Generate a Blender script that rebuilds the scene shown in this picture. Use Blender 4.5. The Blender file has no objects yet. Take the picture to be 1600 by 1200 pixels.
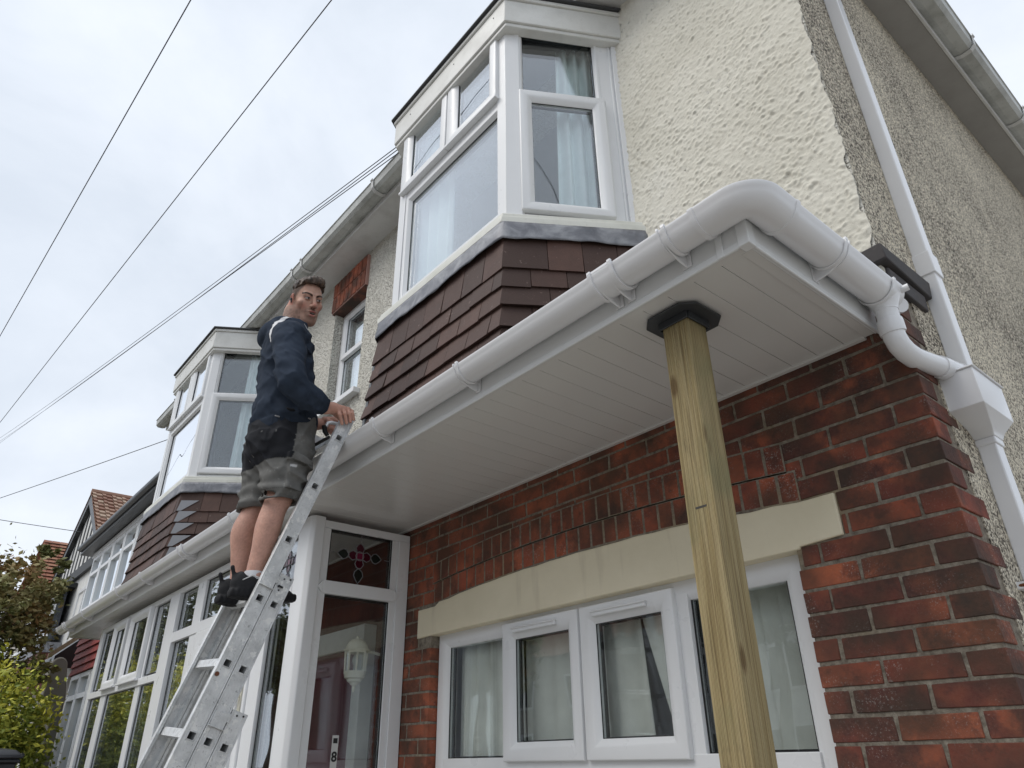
import bpy, math, random
import numpy as np
from mathutils import Vector, Matrix
random.seed(7); rng = np.random.default_rng(7)
PI = math.pi
sc = bpy.context.scene
# ------------------------------------------------------------------ camera (eye point is the origin, ground lies below)
GZ = -1.42
cam = bpy.data.objects.new('camera', bpy.data.cameras.new('camera')); sc.collection.objects.link(cam); sc.camera = cam
cam.data.sensor_width = 36; cam.data.lens = 36*1111.14/1600; cam.data.clip_start = .05; cam.data.clip_end = 3000
yaw, pitch, roll = -0.87221034, 0.48669678, -0.01407088
Fv = Vector((math.sin(yaw)*math.cos(pitch), math.cos(yaw)*math.cos(pitch), math.sin(pitch)))
R0 = Vector((math.cos(yaw), -math.sin(yaw), 0)); U0 = R0.cross(Fv)
Rv = R0*math.cos(roll)+U0*math.sin(roll); Uv = -R0*math.sin(roll)+U0*math.cos(roll)
cam.matrix_world = Matrix(((Rv.x, Uv.x, -Fv.x, 0), (Rv.y, Uv.y, -Fv.y, 0), (Rv.z, Uv.z, -Fv.z, 0), (0, 0, 0, 1)))
# ------------------------------------------------------------------ world: overcast daylight
SUN_EL, SUN_AZ = math.radians(52), math.radians(200)     # azimuth measured from +Y clockwise
wd = bpy.data.worlds.new('World'); sc.world = wd; wd.use_nodes = True
nt = wd.node_tree; nt.nodes.clear()
out = nt.nodes.new('ShaderNodeOutputWorld'); bg = nt.nodes.new('ShaderNodeBackground')
sky = nt.nodes.new('ShaderNodeTexSky'); sky.sky_type = 'NISHITA'; sky.sun_disc = False
sky.sun_elevation = SUN_EL; sky.sun_rotation = SUN_AZ; sky.dust_density = 3
tc = nt.nodes.new('ShaderNodeTexCoord'); mp = nt.nodes.new('ShaderNodeMapping'); mp.inputs['Scale'].default_value = (1.1, 1.1, 2.2)
mp.inputs['Rotation'].default_value = (.3, .2, .9)
nz = nt.nodes.new('ShaderNodeTexNoise'); nz.inputs['Scale'].default_value = 2.1; nz.inputs['Detail'].default_value = 7; nz.inputs['Roughness'].default_value = .55; nz.inputs['Distortion'].default_value = .25
cr = nt.nodes.new('ShaderNodeValToRGB')
cr.color_ramp.elements[0].position = .36; cr.color_ramp.elements[0].color = (.63, .69, .775, 1)
cr.color_ramp.elements[1].position = .66; cr.color_ramp.elements[1].color = (.79, .84, .915, 1)
sc1 = nt.nodes.new('ShaderNodeMixRGB'); sc1.blend_type = 'MULTIPLY'; sc1.inputs[0].default_value = 1; sc1.inputs[2].default_value = (8.4, 8.4, 8.4, 1)
mx = nt.nodes.new('ShaderNodeMixRGB'); mx.inputs[0].default_value = .95
nt.links.new(tc.outputs['Generated'], mp.inputs[0]); nt.links.new(mp.outputs[0], nz.inputs['Vector'])
nt.links.new(nz.outputs[0], cr.inputs[0]); nt.links.new(cr.outputs[0], sc1.inputs[1])
nt.links.new(sky.outputs[0], mx.inputs[1]); nt.links.new(sc1.outputs[0], mx.inputs[2])
nt.links.new(mx.outputs[0], bg.inputs[0]); bg.inputs[1].default_value = .1; nt.links.new(bg.outputs[0], out.inputs[0])
sun = bpy.data.objects.new('sun', bpy.data.lights.new('sun', 'SUN')); sc.collection.objects.link(sun)
sun.data.energy = 1.2; sun.data.angle = math.radians(35); sun.data.color = (1, .96, .9)
sd = Vector((math.sin(SUN_AZ)*math.cos(SUN_EL), math.cos(SUN_AZ)*math.cos(SUN_EL), math.sin(SUN_EL)))
sun.rotation_euler = sd.to_track_quat('Z', 'Y').to_euler()
sc.view_settings.view_transform = 'Standard'; sc.view_settings.look = 'None'; sc.view_settings.exposure = 0.52; sc.view_settings.gamma = 1
sc.render.engine = 'CYCLES'

# ------------------------------------------------------------------ helpers
class MB:
    def __init__(s): s.v = []; s.f = []; s.m = []; s.t = []
    def add(s, vs, fs, m=0, t=0.0):
        b = len(s.v); s.v += [tuple(p) for p in vs]
        for q in fs: s.f.append(tuple(b+i for i in q)); s.m.append(m); s.t.append(t)
        return s
    def box(s, x0, x1, y0, y1, z0, z1, m=0, t=0.0, jit=0):
        vs = [(x, y, z) for z in (z0, z1) for y in (y0, y1) for x in (x0, x1)]
        if jit: vs = [tuple(c+random.uniform(-jit, jit) for c in p) for p in vs]
        return s.add(vs, [(0,2,3,1),(4,5,7,6),(0,1,5,4),(2,6,7,3),(0,4,6,2),(1,3,7,5)], m, t)
    def obox(s, o, a, b, c, m=0, t=0.0):
        o, a, b, c = map(Vector, (o, a, b, c))
        if a.cross(b).dot(c) < 0: a, b = b, a
        vs = [o+a*i+b*j+c*k for k in (0, 1) for j in (0, 1) for i in (0, 1)]
        return s.add(vs, [(0,2,3,1),(4,5,7,6),(0,1,5,4),(2,6,7,3),(0,4,6,2),(1,3,7,5)], m, t)
    def prism(s, poly, z0, z1, m=0, t=0.0):
        n = len(poly); a = sum(poly[i][0]*poly[(i+1)%n][1]-poly[(i+1)%n][0]*poly[i][1] for i in range(n))
        if a < 0: poly = poly[::-1]
        vs = [(p[0], p[1], z0) for p in poly]+[(p[0], p[1], z1) for p in poly]
        fs = [tuple(range(n))[::-1], tuple(range(n, 2*n))]+[(i, (i+1)%n, n+(i+1)%n, n+i) for i in range(n)]
        return s.add(vs, fs, m, t)
    def xprism(s, pts, vec, m=0, t=0.0):      # polygon of 3D points pushed along vec
        n = len(pts); vec = Vector(vec); pts = [Vector(p) for p in pts]
        nn = Vector((0, 0, 0))
        for i in range(n): nn += pts[i].cross(pts[(i+1)%n])
        if nn.dot(vec) < 0: pts = pts[::-1]
        vs = pts+[p+vec for p in pts]
        fs = [tuple(range(n))[::-1], tuple(range(n, 2*n))]+[(i, (i+1)%n, n+(i+1)%n, n+i) for i in range(n)]
        return s.add(vs, fs, m, t)
    def tube(s, pts, r, seg=12, m=0, cap=True, t=0.0):
        pts = [Vector(p) for p in pts]; n = len(pts); rs = r if isinstance(r, (list, tuple)) else [r]*n
        rings = []; prev = None
        for i in range(n):
            d = (pts[min(i+1, n-1)]-pts[max(i-1, 0)]).normalized()
            u = prev-d*prev.dot(d) if prev is not None else (Vector((0, 0, 1)).cross(d) if abs(d.z) < .95 else Vector((1, 0, 0)).cross(d))
            u.normalize(); w = d.cross(u); prev = u
            rings.append([pts[i]+(u*math.cos(2*PI*k/seg)+w*math.sin(2*PI*k/seg))*rs[i] for k in range(seg)])
        vs = [p for q in rings for p in q]; fs = []
        for i in range(n-1):
            for k in range(seg): fs.append((i*seg+k, i*seg+(k+1)%seg, (i+1)*seg+(k+1)%seg, (i+1)*seg+k))
        if cap: fs.append(tuple(range(seg))[::-1]); fs.append(tuple((n-1)*seg+k for k in range(seg)))
        return s.add(vs, fs, m, t)
    def sweep(s, rings, m=0, closed=True, cap=True, t=0.0):
        k = len(rings[0]); n = len(rings); vs = [p for q in rings for p in q]; fs = []
        for i in range(n-1):
            for j in range(k if closed else k-1): fs.append((i*k+j, i*k+(j+1)%k, (i+1)*k+(j+1)%k, (i+1)*k+j))
        if cap and closed: fs.append(tuple(range(k))[::-1]); fs.append(tuple((n-1)*k+j for j in range(k)))
        return s.add(vs, fs, m, t)
    def build(s, name, mats, parent=None, bevel=0, smooth=False, seg=2, loc=None):
        me = bpy.data.meshes.new(name)
        off = Vector((0, 0, 0))
        if parent is not None: off = world_off(parent)
        elif loc is not None: off = Vector(loc)
        me.from_pydata([(p[0]-off.x, p[1]-off.y, p[2]-off.z) for p in s.v], [], s.f)
        if not isinstance(mats, (list, tuple)): mats = [mats]
        for q in mats: me.materials.append(q)
        me.polygons.foreach_set('material_index', s.m)
        if any(s.t):
            a = me.attributes.new('tint', 'FLOAT', 'FACE'); a.data.foreach_set('value', s.t)
        me.update()
        o = bpy.data.objects.new(name, me); sc.collection.objects.link(o)
        if parent is not None: o.parent = parent
        elif loc is not None: o.location = loc
        if smooth:
            for p in me.polygons: p.use_smooth = True
            if smooth != 'all':
                try: me.set_sharp_from_angle(angle=math.radians(38))
                except Exception: pass
        if bevel:
            b = o.modifiers.new('bevel', 'BEVEL'); b.width = bevel; b.segments = seg; b.limit_method = 'ANGLE'; b.angle_limit = math.radians(35)
            if not smooth: 
                for p in me.polygons: p.use_smooth = True
                try: me.set_sharp_from_angle(angle=math.radians(50))
                except Exception: pass
        return o
def world_off(o):
    v = Vector((0, 0, 0))
    while o is not None: v = v+Vector(o.location); o = o.parent
    return v
def tag(o, label=None, cat=None, group=None, kind=None):
    if label: o['label'] = label
    if cat: o['category'] = cat
    if group: o['group'] = group
    if kind: o['kind'] = kind
    return o
def thing(name, label, cat, loc=(0, 0, 0), group=None):
    o = bpy.data.objects.new(name, None); sc.collection.objects.link(o); o.location = loc; o.empty_display_size = .1
    return tag(o, label, cat, group)

A3 = np.array
def vnoise(p, seed=0):
    i = np.floor(p).astype(np.int64); f = p-i; f = f*f*(3-2*f)
    def h(a, b, c): n = (a*73856093) ^ (b*19349663) ^ (c*83492791) ^ (seed*2654435761 & 0x7fffffff); n = (n ^ (n >> 13))*1274126177 & 0x7fffffff; return ((n ^ (n >> 16)) & 0xffff)/65535.0
    r = 0
    for dx in (0, 1):
        for dy in (0, 1):
            for dz in (0, 1):
                w = (f[..., 0] if dx else 1-f[..., 0])*(f[..., 1] if dy else 1-f[..., 1])*(f[..., 2] if dz else 1-f[..., 2]); r = r+w*h(i[..., 0]+dx, i[..., 1]+dy, i[..., 2]+dz)
    return r-.5
# ---- material helper
def mat(name, col=(.5, .5, .5), rough=.5, spec=.5, metal=0):
    m = bpy.data.materials.new(name); m.use_nodes = True
    b = m.node_tree.nodes['Principled BSDF']; b.inputs['Base Color'].default_value = (*col, 1); b.inputs['Roughness'].default_value = rough
    b.inputs['Specular IOR Level'].default_value = spec; b.inputs['Metallic'].default_value = metal
    return m
class NT:
    def __init__(s, m): s.m = m; s.t = m.node_tree; s.b = s.t.nodes['Principled BSDF']; s.tc = s.t.nodes.new('ShaderNodeTexCoord')
    def n(s, typ, **kw):
        q = s.t.nodes.new('ShaderNode'+typ)
        for k, v in kw.items():
            if k in q.inputs: q.inputs[k].default_value = v
            else: setattr(q, k, v)
        return q
    def l(s, a, b): s.t.links.new(a, b)
    def coord(s, scale=(1, 1, 1), which='Object', rot=(0, 0, 0)):
        mpn = s.n('Mapping'); mpn.inputs['Scale'].default_value = scale; mpn.inputs['Rotation'].default_value = rot
        s.l(s.tc.outputs[which], mpn.inputs[0]); return mpn.outputs[0]
    def noise(s, scale, detail=4, rough=.5, vec=None, dist=0):
        q = s.n('TexNoise'); q.inputs['Scale'].default_value = scale; q.inputs['Detail'].default_value = detail; q.inputs['Roughness'].default_value = rough; q.inputs['Distortion'].default_value = dist
        s.l(vec if vec is not None else s.tc.outputs['Object'], q.inputs['Vector']); return q.outputs[0]
    def voro(s, scale, vec=None, feat='F1', smooth=None):
        q = s.n('TexVoronoi'); q.feature = feat; q.inputs['Scale'].default_value = scale
        s.l(vec if vec is not None else s.tc.outputs['Object'], q.inputs['Vector'])
        return q
    def ramp(s, fac, stops):
        q = s.n('ValToRGB'); e = q.color_ramp.elements
        while len(e) < len(stops): e.new(.5)
        for i, (p, c) in enumerate(stops): e[i].position = p; e[i].color = (*c, 1) if len(c) == 3 else c
        s.l(fac, q.inputs[0]); return q.outputs[0]
    def mr(s, fac, a, b, c=0, d=1):
        q = s.n('MapRange'); 
        for i, v in zip((1, 2, 3, 4), (a, b, c, d)): q.inputs[i].default_value = v
        s.l(fac, q.inputs[0]); return q.outputs[0]
    def mix(s, fac, a, b, mode='MIX'):
        q = s.n('MixRGB'); q.blend_type = mode
        for i, v in ((0, fac), (1, a), (2, b)):
            if isinstance(v, (int, float)): q.inputs[i].default_value = v
            elif isinstance(v, tuple): q.inputs[i].default_value = (*v, 1) if len(v) == 3 else v
            else: s.l(v, q.inputs[i])
        return q.outputs[0]
    def math(s, op, a, b=0.0, c=None):
        q = s.n('Math'); q.operation = op
        for i, v in enumerate((a, b) if c is None else (a, b, c)):
            if isinstance(v, (int, float)): q.inputs[i].default_value = v
            else: s.l(v, q.inputs[i])
        return q.outputs[0]
    def bump(s, h, strength=.5, dist=.01, nrm=None):
        q = s.n('Bump'); q.inputs['Strength'].default_value = strength; q.inputs['Distance'].default_value = dist
        s.l(h, q.inputs['Height'])
        if nrm is not None: s.l(nrm, q.inputs['Normal'])
        s.l(q.outputs[0], s.b.inputs['Normal']); return q.outputs[0]
    def col(s, c): s.l(c, s.b.inputs['Base Color'])
    def rough(s, c): s.l(c, s.b.inputs['Roughness'])
    def attr(s, name):
        q = s.n('Attribute'); q.attribute_name = name; return q
    def sep(s, v=None):
        q = s.n('SeparateXYZ'); s.l(v if v is not None else s.tc.outputs['Object'], q.inputs[0]); return q.outputs

def m_upvc(name, col, rough=.28, dirt=.0, dcol=(.35, .34, .3)):
    m = mat(name, col, rough); n = NT(m)
    a = n.noise(6, 5, .6); b = n.noise(60, 3, .6)
    f = n.math('MULTIPLY', n.mr(a, .45, .75), .6)
    c = n.mix(n.math('MULTIPLY', f, dirt), col, dcol)
    c = n.mix(n.math('MULTIPLY', n.mr(b, .6, .8), max(.04, dirt)*.6), c, dcol)
    n.col(c)
    if dirt > .02: n.rough(n.mr(a, .3, .7, rough-.05, rough+.1))
    return m
GUTTER = m_upvc('gutter_plastic', (.78, .78, .79), .17, .0)
FASCIA = m_upvc('fascia_plastic', (.74, .75, .75), .22, .0)
SOFFIT = m_upvc('soffit_plastic', (.66, .65, .63), .2, .0)
FRAME = m_upvc('window_plastic', (.78, .79, .80), .3, .05)
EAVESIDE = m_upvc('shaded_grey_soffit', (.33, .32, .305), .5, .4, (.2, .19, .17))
OLDWHITE = m_upvc('weathered_plastic', (.64, .64, .63), .4, .6, (.30, .29, .27))
CILL = m_upvc('painted_cill', (.72, .72, .66), .45, .5, (.35, .36, .28))
GASKET = mat('gasket_rubber', (.012, .012, .013), .5)
DARK = mat('dark_interior', (.03, .03, .032), .9, .1)
BLACKP = mat('black_paint', (.015, .017, .018), .35)

def m_glass(name, tint=(.93, .96, .95), boost=2.2, rough=0.0):
    m = bpy.data.materials.new(name); m.use_nodes = True; t = m.node_tree; t.nodes.clear()
    o = t.nodes.new('ShaderNodeOutputMaterial'); mxs = t.nodes.new('ShaderNodeMixShader'); tr = t.nodes.new('ShaderNodeBsdfTransparent'); gl = t.nodes.new('ShaderNodeBsdfGlossy')
    tr.inputs[0].default_value = (*tint, 1); gl.inputs['Roughness'].default_value = rough; gl.inputs[0].default_value = (.95, .97, 1, 1)
    lw = t.nodes.new('ShaderNodeLayerWeight'); pw_ = t.nodes.new('ShaderNodeMath'); pw_.operation = 'POWER'; pw_.inputs[1].default_value = 4.0; fr = t.nodes.new('ShaderNodeMath'); fr.operation = 'MULTIPLY_ADD'; fr.inputs[1].default_value = .96; fr.inputs[2].default_value = .045; t.links.new(lw.outputs['Facing'], pw_.inputs[0]); t.links.new(pw_.outputs[0], fr.inputs[0]); mu = t.nodes.new('ShaderNodeMath'); mu.operation = 'MULTIPLY'; mu.use_clamp = True; mu.inputs[1].default_value = boost
    bp = t.nodes.new('ShaderNodeBump'); nz = t.nodes.new('ShaderNodeTexNoise'); nz.inputs['Scale'].default_value = 2.2; nz.inputs['Detail'].default_value = 1
    tcn = t.nodes.new('ShaderNodeTexCoord'); t.links.new(tcn.outputs['Object'], nz.inputs['Vector']); t.links.new(nz.outputs[0], bp.inputs['Height']); bp.inputs['Distance'].default_value = .02; bp.inputs['Strength'].default_value = .12
    t.links.new(bp.outputs[0], gl.inputs['Normal'])
    t.links.new(fr.outputs[0], mu.inputs[0]); t.links.new(mu.outputs[0], mxs.inputs[0]); t.links.new(tr.outputs[0], mxs.inputs[1]); t.links.new(gl.outputs[0], mxs.inputs[2]); t.links.new(mxs.outputs[0], o.inputs[0])
    return m
GLASS = m_glass('window_glass', (.95, .98, .98), 2.6)
GLASS2 = m_glass('porch_glass', (.93, .95, .94), 1.7)

def m_stucco():
    m = mat('cream_roughcast', (.6, .58, .48), .8, .25); n = NT(m)
    big = n.noise(1.6, 4, .6); base = n.ramp(big, [(.3, (.62, .595, .51)), (.55, (.69, .665, .58)), (.75, (.73, .71, .64))])
    v2 = n.voro(120); pit = n.math('MULTIPLY', n.mr(v2.outputs['Distance'], .05, .30, 1, 0), n.mr(n.noise(38, 2), .54, .62)); c = n.mix(n.math('MULTIPLY', pit, .7), base, (.25, .21, .17))
    c = n.mix(n.mr(n.noise(14, 5, .7), .56, .72, 0, .35), c, (.44, .41, .34)); n.col(c); n.bump(n.noise(160, 4, .7), .5, .003); return m
STUCCO = m_stucco()
def m_stucco2():
    m = mat('speckled_roughcast', (.6, .58, .48), .9, .15); n = NT(m)
    v2 = n.voro(85); v3 = n.voro(55); n1 = n.noise(40, 5, .65); big = n.noise(1.2, 4, .6); rs = n.sep(v2.outputs['Color'])
    base = n.ramp(big, [(.3, (.60, .58, .51)), (.7, (.70, .68, .62))])
    pit = n.math('MULTIPLY', n.mr(v2.outputs['Distance'], .10, .42, 1, 0), n.mr(rs[0], .45, .75)); n.col(n.mix(n.math('MULTIPLY', pit, .75), base, (.25, .21, .17)))
    n.bump(n.math('SUBTRACT', n.math('ADD', n.math('MULTIPLY', n1, .8), n.mr(v3.outputs['Distance'], 0, .5, .8, 0)), n.math('MULTIPLY', pit, .8)), 1.0, .018); return m
STUCCO2 = m_stucco2()
def m_dash():
    m = mat('grey_pebbledash', (.3, .28, .24), .9, .2); n = NT(m)
    v = n.voro(135); s = n.sep(v.outputs['Color']); g = n.noise(1.3, 5, .65); fine = n.noise(300, 2, .7); streak = n.noise(3, 4, .6, n.coord((1, 5, .5), rot=(.5, 0, 0)))
    dirt = n.math('ADD', n.math('MULTIPLY', g, .75), n.math('MULTIPLY', streak, .4))
    st = n.ramp(s[0], [(0, (.035, .032, .03)), (.35, (.16, .145, .125)), (.6, (.40, .37, .31)), (1, (.70, .66, .57))])
    st2 = n.ramp(s[0], [(0, (.12, .105, .09)), (.4, (.48, .45, .38)), (1, (.74, .70, .60))])
    c = n.mix(n.mr(dirt, .46, .68), st2, st); c = n.mix(1.0, c, (1.24, 1.19, 1.12), 'MULTIPLY'); n.col(c)
    n.bump(n.math('ADD', n.mr(v.outputs['Distance'], 0, .6, 1, 0), fine), .8, .006); return m
DASH = m_dash()
def m_brick():
    m = mat('red_brick', (.25, .06, .04), .85, .25); n = NT(m); a = n.attr('tint').outputs['Fac']
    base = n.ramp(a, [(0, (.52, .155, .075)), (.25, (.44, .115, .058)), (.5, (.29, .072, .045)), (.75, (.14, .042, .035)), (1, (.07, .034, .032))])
    p = n.noise(14, 5, .65); q = n.noise(90, 4, .6); r = n.noise(3.5, 3)
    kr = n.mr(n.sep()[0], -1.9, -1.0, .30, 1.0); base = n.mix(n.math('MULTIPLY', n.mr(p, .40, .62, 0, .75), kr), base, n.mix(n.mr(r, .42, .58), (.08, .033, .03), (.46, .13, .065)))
    base = n.mix(n.math('MULTIPLY', n.math('MULTIPLY', n.mr(n.noise(9, 5, .7), .52, .62), .6), kr), base, (.055, .03, .03))
    base = n.mix(n.mr(q, .35, .75, 0, .4), base, (.24, .10, .07))
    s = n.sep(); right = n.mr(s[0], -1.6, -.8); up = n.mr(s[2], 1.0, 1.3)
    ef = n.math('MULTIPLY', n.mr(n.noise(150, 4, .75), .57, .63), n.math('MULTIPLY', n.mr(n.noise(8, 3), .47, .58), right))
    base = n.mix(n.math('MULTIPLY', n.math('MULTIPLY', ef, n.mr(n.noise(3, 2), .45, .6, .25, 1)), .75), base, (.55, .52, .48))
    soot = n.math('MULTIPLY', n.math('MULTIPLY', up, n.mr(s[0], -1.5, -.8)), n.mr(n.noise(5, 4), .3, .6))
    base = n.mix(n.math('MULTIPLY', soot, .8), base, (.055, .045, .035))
    n.col(base); n.bump(n.math('ADD', n.math('MULTIPLY', p, .7), n.math('MULTIPLY', q, .5)), .55, .006); return m
BRICK = m_brick()
def m_mortar():
    m = mat('lime_mortar', (.33, .29, .24), .95, .1); n = NT(m); p = n.noise(40, 5, .7); r = n.noise(2.5, 3)
    c = n.ramp(p, [(.3, (.12, .10, .08)), (.5, (.235, .205, .165)), (.72, (.36, .325, .265))])
    c = n.mix(n.mr(r, .55, .7, 0, .5), c, (.42, .33, .20))
    n.col(c); n.bump(n.noise(120, 4, .7), .8, .006); return m
MORTAR = m_mortar()
def m_lintel():
    m = mat('cream_painted_lintel', (.66, .60, .46), .7, .3); n = NT(m); s = n.noise(60, 4); b = n.noise(2, 4, .6); st = n.noise(9, 4, .6, n.coord((1, 1, .12)))
    c = n.ramp(b, [(.3, (.72, .65, .48)), (.7, (.84, .765, .585))]); c = n.mix(n.mr(st, .58, .75, 0, .35), c, (.38, .31, .22))
    n.col(c); n.bump(s, .4, .004); return m
LINTEL = m_lintel()
def m_tile(name, c1, c2, c3):
    m = mat(name, c1, .65, .35); n = NT(m); a = n.attr('tint').outputs['Fac']
    base = n.ramp(a, [(0, c1), (.5, c2), (1, c3)]); p = n.noise(16, 5, .65)
    base = n.mix(n.mr(p, .35, .75, 0, .5), base, c1)
    sp = n.math('MULTIPLY', n.mr(n.noise(30, 4, .7), .64, .70), .45)
    base = n.mix(sp, base, (.32, .24, .21)); n.col(base); n.bump(n.noise(120, 4), .35, .003); return m
TILE = m_tile('brown_tile', (.052, .030, .024), (.078, .043, .034), (.115, .062, .048))
REDTILE = m_tile('red_tile', (.20, .03, .025), (.27, .04, .03), (.33, .055, .04))
ROOFTILE = m_tile('roof_tile', (.20, .09, .06), (.33, .21, .15), (.46, .36, .27))
ORANGETILE = m_tile('orange_tile', (.20, .07, .04), (.27, .11, .06), (.33, .17, .10))
def m_lead():
    m = mat('lead_flashing', (.2, .21, .23), .5, .5, .35); n = NT(m); p = n.noise(9, 5, .6, dist=.5); 
    n.col(n.ramp(p, [(.32, (.12, .125, .14)), (.5, (.19, .195, .215)), (.70, (.34, .35, .37))])); n.rough(n.mr(p, .3, .7, .4, .65)); n.bump(n.noise(14, 4, dist=1), .5, .01); return m
LEAD = m_lead()
def m_wood():
    m = mat('treated_timber', (.42, .33, .17), .7, .25); n = NT(m)
    g = n.noise(1, 5, .6, n.coord((75, 75, 1.4)), .5); g2 = n.noise(1, 3, .5, n.coord((230, 230, 4))); kn = n.voro(1, n.coord((10, 10, 3.6)))
    c = n.ramp(g, [(.25, (.25, .185, .085)), (.45, (.36, .28, .14)), (.7, (.46, .375, .21))])
    c = n.mix(n.mr(g2, .5, .64, 0, .55), c, (.15, .105, .05))
    k = n.mr(kn.outputs['Distance'], .09, .17, 1, 0); c = n.mix(n.math('MULTIPLY', k, .8), c, (.13, .075, .03))
    b = n.noise(4, 4); c = n.mix(n.mr(b, .52, .70, 0, .5), c, (.20, .21, .11)); c = n.mix(n.mr(n.noise(7, 5, .7, n.coord((1, 1, .35))), .60, .66, 0, .45), c, (.10, .08, .05))
    n.col(c); 
    wv = n.n('TexWave'); wv.bands_direction = 'DIAGONAL'; wv.inputs['Scale'].default_value = 1
    s = n.sep(); rib = n.math('SINE', n.math('MULTIPLY', n.math('ADD', s[0], s[1]), 820))
    n.bump(n.math('ADD', n.math('MULTIPLY', rib, .5), g2), .9, .0035); return m
WOOD = m_wood()
def m_alu():
    m = mat('worn_aluminium', (.62, .63, .63), .38, .5, .85); n = NT(m); p = n.noise(11, 6, .7); q = n.noise(60, 4, .7, dist=1.5)
    c = n.ramp(p, [(.3, (.52, .53, .53)), (.55, (.72, .73, .73)), (.75, (.84, .85, .85))])
    c = n.mix(n.mr(q, .61, .66, 0, .55), c, (.14, .14, .14)); c = n.mix(n.mr(n.noise(26, 4, .65), .58, .62, 0, .8), c, (.86, .86, .84)); c = n.mix(n.mr(n.noise(7, 5, .75), .60, .70, 0, .5), c, (.20, .20, .20))
    n.col(c); n.rough(n.mr(p, .3, .7, .55, .35)); n.bump(q, .15, .002); 
    n.l(n.mr(p, .3, .7, .35, .6), n.b.inputs['Metallic']); return m
ALU = m_alu()
def m_fabric(name, col, sc_=70, var=.35):
    m = mat(name, col, .9, .15); n = NT(m); p = n.noise(6, 4); w = n.noise(sc_*6, 2)
    n.col(n.mix(n.mr(p, .3, .7), tuple(c*(1-var*.5) for c in col), tuple(min(1, c*(1+var)) for c in col))); n.bump(w, .3, .002)
    return m
CURTAIN = m_fabric('pale_curtain', (.80, .86, .86), 20, .12)
NET = m_fabric('net_curtain', (.80, .80, .76), 20, .15)
NETG = m_fabric('grey_net_curtain', (.26, .27, .25), 20, .3)
INTWALL = m_fabric('interior_wall', (.42, .42, .40), 5, .1)
MAROON = mat('maroon_paint', (.12, .012, .03), .5)
LAMPW = mat('cream_metal', (.85, .83, .74), .4)

def leaf_mat(name, stops):
    m = mat(name, stops[0][1], .6, .3); n = NT(m); a = n.attr('tint').outputs['Fac']; n.col(n.ramp(a, stops)); 
    try:
        n.b.inputs['Subsurface Weight'].default_value = 0
    except Exception: pass
    return m
ROWAN = leaf_mat('rowan_leaves', [(0, (.08, .10, .04)), (.45, (.19, .205, .08)), (.8, (.30, .25, .11)), (1, (.33, .19, .08))])
PRIVET = leaf_mat('golden_privet_leaves', [(0, (.06, .10, .02)), (.2, (.20, .25, .04)), (.45, (.55, .53, .07)), (1, (.85, .75, .15))])
GREEN = leaf_mat('green_leaves', [(0, (.025, .04, .014)), (.5, (.06, .08, .025)), (1, (.12, .12, .04))])
BARK = mat('bark', (.07, .055, .04), .9)

# ------------------------------------------------------------------ generic joinery
class Face:            # a vertical working plane: u runs along d, h sticks out along n
    def __init__(s, o, d, nn): s.o = Vector((o[0], o[1], 0)); s.d = Vector((d[0], d[1], 0)).normalized(); s.n = Vector((nn[0], nn[1], 0)).normalized()
    def P(s, u, z, h): return s.o+s.d*u+s.n*h+Vector((0, 0, z))
    def bar(s, mb, u0, u1, z0, z1, h0, h1, m=0, t=0.0):
        mb.obox(s.P(u0, z0, h0), s.d*(u1-u0), Vector((0, 0, z1-z0)), s.n*(h1-h0), m, t)
    def ring(s, mb, u0, u1, z0, z1, prof, m=0):     # mitred frame, prof = [(inset, h), ...] closed
        rings = []
        for (a, h) in prof: rings.append([s.P(u0+a, z0+a, h), s.P(u1-a, z0+a, h), s.P(u1-a, z1-a, h), s.P(u0+a, z1-a, h)])
        k = len(prof); vs = [p for q in rings for p in q]; fs = []
        flip = s.d.cross(Vector((0, 0, 1))).dot(s.n) < 0
        for i in range(k):
            j = (i+1) % k
            for c in range(4):
                q = (i*4+c, i*4+(c+1)%4, j*4+(c+1)%4, j*4+c)
                fs.append(q if flip else q[::-1])
        mb.add(vs, fs, m)
    def frame(s, mb, u0, u1, z0, z1, w=.07, h0=-.06, h1=.0, m=0):
        s.ring(mb, u0, u1, z0, z1, [(0, h0), (0, h1-.004), (.004, h1), (w*.55, h1), (w*.72, h1-.006), (w, h1-.022), (w, h0)], m)
    def pane(s, gl, gk, u0, u1, z0, z1, h=-.03):
        s.bar(gl, u0+.002, u1-.002, z0+.002, z1-.002, h-.012, h, 0)
        if gk is not None: s.ring(gk, u0-.001, u1+.001, z0-.001, z1+.001, [(0, h+.001), (0, h+.006), (.005, h+.006), (.005, h+.001)], 0)
        if gk is not None: s.ring(gk, u0-.001, u1+.001, z0-.001, z1+.001, [(0, h-.03), (0, h-.014), (.009, h-.014), (.009, h-.03)], 0)
def offset_poly(pts, d):
    n = len(pts); res = []
    for i in range(n):
        p = Vector(pts[i]); ns = []
        if i > 0: e = (p-Vector(pts[i-1])).normalized(); ns.append(Vector((e.y, -e.x)))
        if i < n-1: e = (Vector(pts[i+1])-p).normalized(); ns.append(Vector((e.y, -e.x)))
        if len(ns) == 2: b = (ns[0]+ns[1]).normalized(); res.append(tuple(p+b*d/max(.3, b.dot(ns[0]))))
        else: res.append(tuple(p+ns[0]*d))
    return res
def band(mb, poly, z0, z1, th, m=0):
    inn = offset_poly(poly, -th)
    mb.prism(list(poly)+inn[::-1], z0, z1, m)
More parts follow.
